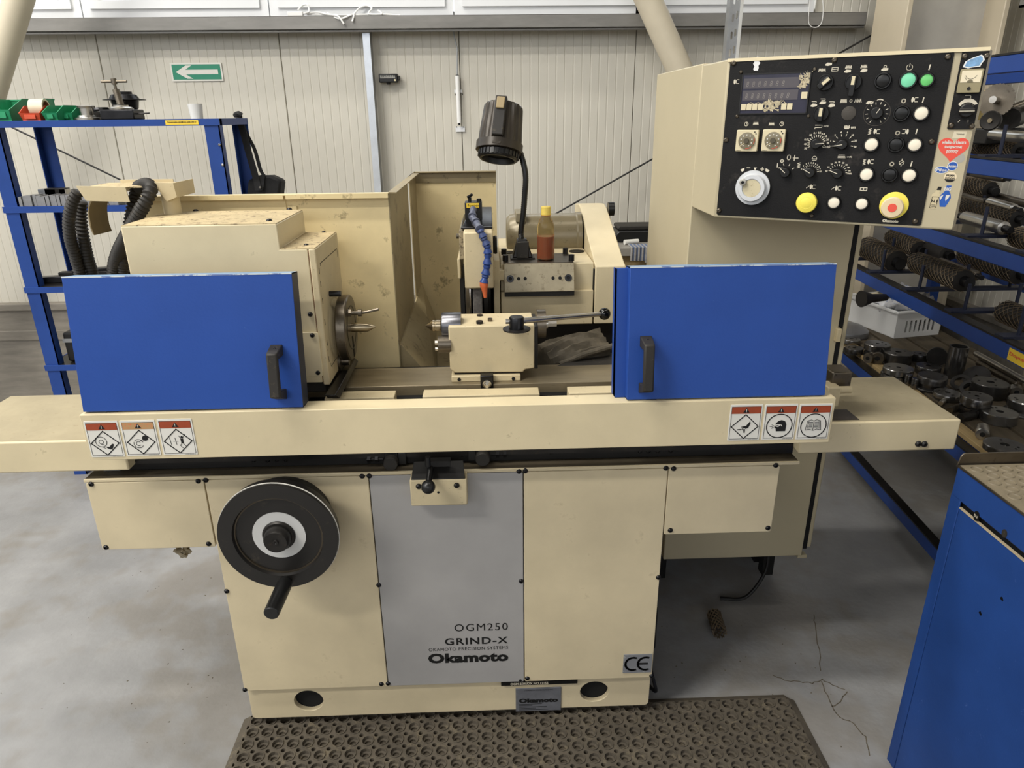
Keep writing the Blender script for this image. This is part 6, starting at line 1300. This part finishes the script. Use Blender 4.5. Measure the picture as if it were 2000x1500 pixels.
part(MB().box(-.012, bw+.012, -.016, .002, bh-.004, bh+.012, m_).box(-.012, .003, 0, bl, bh-.004, bh+.012, m_).box(bw-.003, bw+.012, 0, bl, bh-.004, bh+.012, m_).box(-.012, bw+.012, bl-.002, bl+.012, bh-.004, bh+.012, m_), 'rim', whitepl, t, .005)
def crumple(c, rx, ry, rz, seed, k=14):
    r_ = random.Random(seed); mb = MB(); n, m2 = 22, 12; vs = []
    ph = [(r_.uniform(0, 6), r_.uniform(2, 6), r_.uniform(0, 6)) for _ in range(5)]
    for i in range(m2+1):
        for j in range(n):
            th, f_ = PI*i/m2, 2*PI*j/n; s = 1+sum(.2*math.sin(b*f_+a)*math.sin((b-1)*th+c2) for a, b, c2 in [(p[0], round(p[1]), p[2]) for p in ph])
            vs.append(V(c)+V((rx*math.sin(th)*math.cos(f_)*s, ry*math.sin(th)*math.sin(f_)*s, rz*math.cos(th)*s)))
    fs = [(i*n+j, (i+1)*n+j, (i+1)*n+(j+1) % n, i*n+(j+1) % n) for i in range(m2) for j in range(n)]
    return weld(MB().add(vs, fs))
ragm = mat('rag_white', (236, 236, 238), .85, mot=.1, ms=30, dirt=.9, ds=22, thr=.55, dc=(70, 110, 180))
for i, (a, b, lb) in enumerate(((.07, .10, 'white and blue rag piled at the front of the basket'), (.17, .2, 'crumpled white rag at the back of the basket'), (.2, .06, 'grey translucent bag hanging over the basket rim'))):
    c_ = m_ @ V((a, b, bh+.03-(.04 if i == 2 else 0))); solo(crumple(c_, .075 if i < 2 else .05, .085 if i < 2 else .06, .045 if i < 2 else .06, 20+i), 'rag', ragm if i < 2 else mat('bag_grey', (120, 118, 116), .4, mot=.3, ms=20), lb, 'rag', 'rags in the basket', smooth=80)
g_ = V((1.784, 3.235, 0.575)); solo(MB().lathe((g_.x-.02, g_.y+.06, SZ), (g_.x-.02, g_.y+.06, 3), [(0, .10), (.01, .104), (.03, .10), (.05, .07), (.055, .03), (.055, 0)], 40), 'domed_lid', mat('lid_grey', (120, 120, 122), .35, metal=.5, mot=.15), 'grey domed metal lid left of the white basket', 'lid')


# ================================================================ blue tool cabinet in the foreground
bc_ = thing('tool_cabinet', 'worn blue steel tool cabinet in the right foreground', 'tool cabinet', (1.25, 1.0, 0))
BX0, BX1, BY0, BY1, BT = 1.02, 1.46, .55, 1.345, .872
part(MB().box(BX0+.004, BX1, BY0, BY1-.002, .03, BT-.10), 'carcass', navy, bc_, .003)
part(MB().box(BX0, BX1, BY0, BY1, BT-.075, BT-.004), 'top_frame', navy, bc_, .003)
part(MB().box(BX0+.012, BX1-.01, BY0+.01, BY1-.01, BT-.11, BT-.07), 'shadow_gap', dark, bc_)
sd_ = part(MB().box(BX0, BX0+.004, BY0, BY1-.035, .0, BT-.088), 'side_panel', navy, bc_, .0015)
part(MB().box(BX0, BX0+.004, BY1-.033, BY1, .0, BT-.07), 'corner_stile', navy, bc_, .0015)
part(MB().box(BX0-.001, BX0+.004, BY0, BY1-.036, BT-.0895, BT-.0865), 'worn_edge', mat('bare_edge', (170, 156, 128), .5, dirt=.6, ds=60, dc=(40, 60, 120)), bc_)
part(MB().box(BX0-.003, BX1, BY0, BY1-.0, BT-.004, BT), 'top_tray', steel_dk, bc_)
lipp = [(BX0-.003, BT), (BX1, BT), (BX1, BT+.028), (BX0+.008, BT+.028), (BX0+.003, BT+.025), (BX0, BT+.018)]
part(MB().prism(lipp, frame((0, BY1, 0), (1, 0, 0), (0, 0, 1)), .003), 'upturned_lip', steel_dk, bc_, .001)
matc = mat('dimple_mat', (122, 112, 92), .5, mot=.15, ms=20, dirt=.4, ds=60, dc=(80, 70, 54))
mb = MB().box(BX0, BX1-.004, BY0, BY1-.008, BT, BT+.002)
tm_ = part(mb, 'rubber_mat', matc, bc_)
ringm = to_mesh('dimple', MB().ring((0, 0, 0), (0, 0, 1), [(0, .0130), (.0022, .0122), (.0022, .0108), (0, .0100)], 18), matc)
j = 0
y = BY1-.03
while y > .95:
    x = BX0+.020+(.0165 if j % 2 else 0)
    while x < BX1-.02: put('dimple', ringm, tm_, (x, y, BT+.002)); x += .033
    y -= .029; j += 1
mS = frame((BX0, 0, 0), (0, -1, 0), (0, 0, 1))
lk_ = V((1.020, 1.255, 0.796)); lo_ = part(MB().prism(circ(-lk_.y, lk_.z, .008, 20, .011), mS, .002), 'lock', blackpl, sd_)
text('EN', mS @ M.Translation((-lk_.y, lk_.z-.003, .002)), .006, silk, lo_, align='CENTER')
q = V((1.020, 1.173, 0.806)); part(MB().prism(circ(-q.y, q.z, .007, 16, .009), mS, .001), 'cover_plug', rubber, sd_)
for q in (V((1.020, 1.136, 0.676)), V((1.020, 1.178, 0.606))): part(MB().prism([(-q.y+.005*math.cos(a)*s, q.z+.0045*math.sin(a)*s) for a, s in ((0, 1), (.9, .7), (1.6, 1.1), (2.6, .8), (3.5, 1), (4.4, .7), (5.3, 1.1))], mS, .0004), 'paint_chip', gunmetal, sd_)
part(MB().box(BX0+.02, BX1-.02, BY0+.02, BY1-.02, 0, .03), 'plinth', black, bc_)

# ================================================================ rubber ring mat
def ring_mat(x0, x1, y0, y1, th=.018, p=.0405, R=.0146, rs=.0062):
    nx = int(round((x1-x0)/p)); ny = int(round((y1-y0)/p)); mb = MB(); K = 24
    prof = []
    h = p/2; arcs = []
    for q, (sx, sy) in enumerate(((1, 1), (-1, 1), (-1, -1), (1, -1))):
        base_a = {0: 270, 1: 0, 2: 90, 3: 180}[q]
        for a in (0, 30, 60, 90):
            ang = math.radians(base_a-a); arcs.append((sx*h+rs*math.cos(ang), sy*h+rs*math.sin(ang)))
        nxt = {0: (0, h), 1: (-h, 0), 2: (0, -h), 3: (h, 0)}[q]
        arcs.append(nxt); arcs.append(nxt)
    out = []
    for pnt in arcs:
        if not out or (abs(pnt[0]-out[-1][0])+abs(pnt[1]-out[-1][1])) > 1e-7: out.append(pnt)
    n = len(out)
    inn = [(R*math.cos(math.atan2(y, x)), R*math.sin(math.atan2(y, x))) for x, y in out]
    rimr = [(R*1.14*math.cos(math.atan2(y, x)), R*1.14*math.sin(math.atan2(y, x))) for x, y in out]
    cor = [(abs(abs(x)-h) < 1e-6) ^ (abs(abs(y)-h) < 1e-6) and not (abs(x) < 1e-6 or abs(y) < 1e-6) or True for x, y in out]
    for i in range(nx):
        for j in range(ny):
            cx, cy = x0+p*(i+.5), y0+p*(j+.5); b = len(mb.v)
            for ring, z, s in ((out, th-.003, 1), (rimr, th-.003, 1), (rimr, th, .985), (inn, th, 1), (inn, th*.45, .97), (inn, th*.38, .60), (inn, .001, .57), (out, .001, 1)):
                mb.v += [V((cx+x*s, cy+y*s, z)) for x, y in ring]
            for k in range(n):
                k2 = (k+1) % n
                if k == 0: mb.f.append(tuple(b+6*n+q_ for q_ in range(n)))
                for lv in range(6): mb.f.append((b+lv*n+k, b+lv*n+k2, b+(lv+1)*n+k2, b+(lv+1)*n+k))
                xa, ya = out[k]; xb, yb_ = out[k2]
                edge_x = abs(abs(xa)-h) < 1e-6 and abs(abs(xb)-h) < 1e-6; edge_y = abs(abs(ya)-h) < 1e-6 and abs(abs(yb_)-h) < 1e-6
                if not (edge_x or edge_y) or i in (0, nx-1) or j in (0, ny-1): mb.f.append((b+k, b+7*n+k, b+7*n+k2, b+k2))
    xe, ye = x0+nx*p, y0+ny*p
    for a, c in (((x0, y0, x0, ye), (-1, 0)), ((xe, y0, xe, ye), (1, 0)), ((x0, ye, xe, ye), (0, 1))):
        X0_, Y0_, X1_, Y1_ = a; w = .022
        mb.hull([V((X0_, Y0_, 0)), V((X1_, Y1_, 0)), V((X1_, Y1_, th-.003)), V((X0_, Y0_, th-.003))], [V((X0_+c[0]*w, Y0_+c[1]*w, 0)), V((X1_+c[0]*w, Y1_+c[1]*w, 0)), V((X1_+c[0]*w, Y1_+c[1]*w, .003)), V((X0_+c[0]*w, Y0_+c[1]*w, .003))])
    return mb
matm = mat('mat_rubber', (84, 77, 66), .75, mot=.2, ms=20, dirt=.5, ds=30, dc=(120, 110, 90), thr=.56)
solo(ring_mat(-.705, .829, .94, 1.56), 'rubber_mat', matm, 'brown-black perforated rubber ring mat on the floor before the machine', 'mat', smooth=30)

# ================================================================ bits on the floor
t = thing('mesh_offcut', 'crumpled brown net offcut lying on the floor under the cabinet', 'net', (0.713, 1.845, 0.000))
a = V((0.725, 1.902, -0.000))+V((0, .0, .03)); b = V((0.720, 1.813, 0.000))+V((0, 0, .022))
part(net(MB(), a, b, .022, k=9, w=.0022), 'net', netm, t, smooth=0); part(MB().lathe(a, b, [(0, .019), (.02, .018), (.05, .0195), (.06, .016)], 16), 'inner_tube', coredk, t)
jb = V((0.477, 1.620, 0.237))
solo(MB().box(.421, .452, 1.60, 1.66, .16, .30).cyl((.437, 1.63, .16), (.437, 1.63, .13), .012, n=12), 'junction_box', black, 'small black junction box on the right flank of the base', 'box', bevel=.003)
solo(MB().tube(catmull([(.437, 1.63, .13), (.45, 1.61, .06), (.46, 1.59, .012), (.44, 1.64, .006), (.42, 1.72, .006), (.44, 1.9, .006)], 8), .005, 8), 'power_cable', black, 'thin black cable drooping from the junction box to the floor', 'cable')

fl_ = bpy.data.objects['floor']
ck = mat('crack_dark', (96, 88, 74), .8)
for pts in ([(0.834, 1.651, 0.000), (0.857, 1.629, 0.000), (0.900, 1.619, 0.000), (0.936, 1.613, 0.000), (0.972, 1.624, 0.000), (0.994, 1.603, 0.000), (1.030, 1.581, 0.000)], [(0.970, 1.620, 0.000), (0.957, 1.541, 0.000), (0.959, 1.482, 0.000), (0.987, 1.463, 0.000), (0.998, 1.414, 0.000), (0.971, 1.334, 0.000)], [(1.028, 1.577, -0.000), (0.987, 1.540, 0.000), (0.948, 1.514, 0.000)], [(1.078, 1.917, -0.000), (1.053, 1.854, 0.000), (1.020, 1.748, 0.000), (0.972, 1.630, 0.000)]):
    rr = random.Random(4); q = []
    for a, b in zip(pts, pts[1:]):
        for t_ in (0, .25, .5, .75): q.append((a[0]+(b[0]-a[0])*t_+rr.uniform(-.003, .003), a[1]+(b[1]-a[1])*t_+rr.uniform(-.003, .003)))
    part(strokes([q], .003, M.Identity(4), .0004), 'crack', ck, fl_)
mb = MB(); rr = random.Random(8)
for i in range(90):
    x, y = (rr.uniform(-1.5, -.75), rr.uniform(1.2, 2.6)) if i % 3 else (rr.uniform(.5, 1.0), rr.uniform(1.25, 1.9))
    r_ = rr.uniform(.001, .004); a = rr.uniform(0, 6)
    mb.prism([(x+r_*math.cos(a), y+r_*math.sin(a)), (x+r_*.6*math.cos(a+2), y+r_*.6*math.sin(a+2)), (x+r_*.8*math.cos(a+4), y+r_*.8*math.sin(a+4))], M.Identity(4), .0012)
o = solo(mb, 'swarf', ck, 'scattered dark swarf crumbs on the concrete floor', 'swarf', kind='stuff')
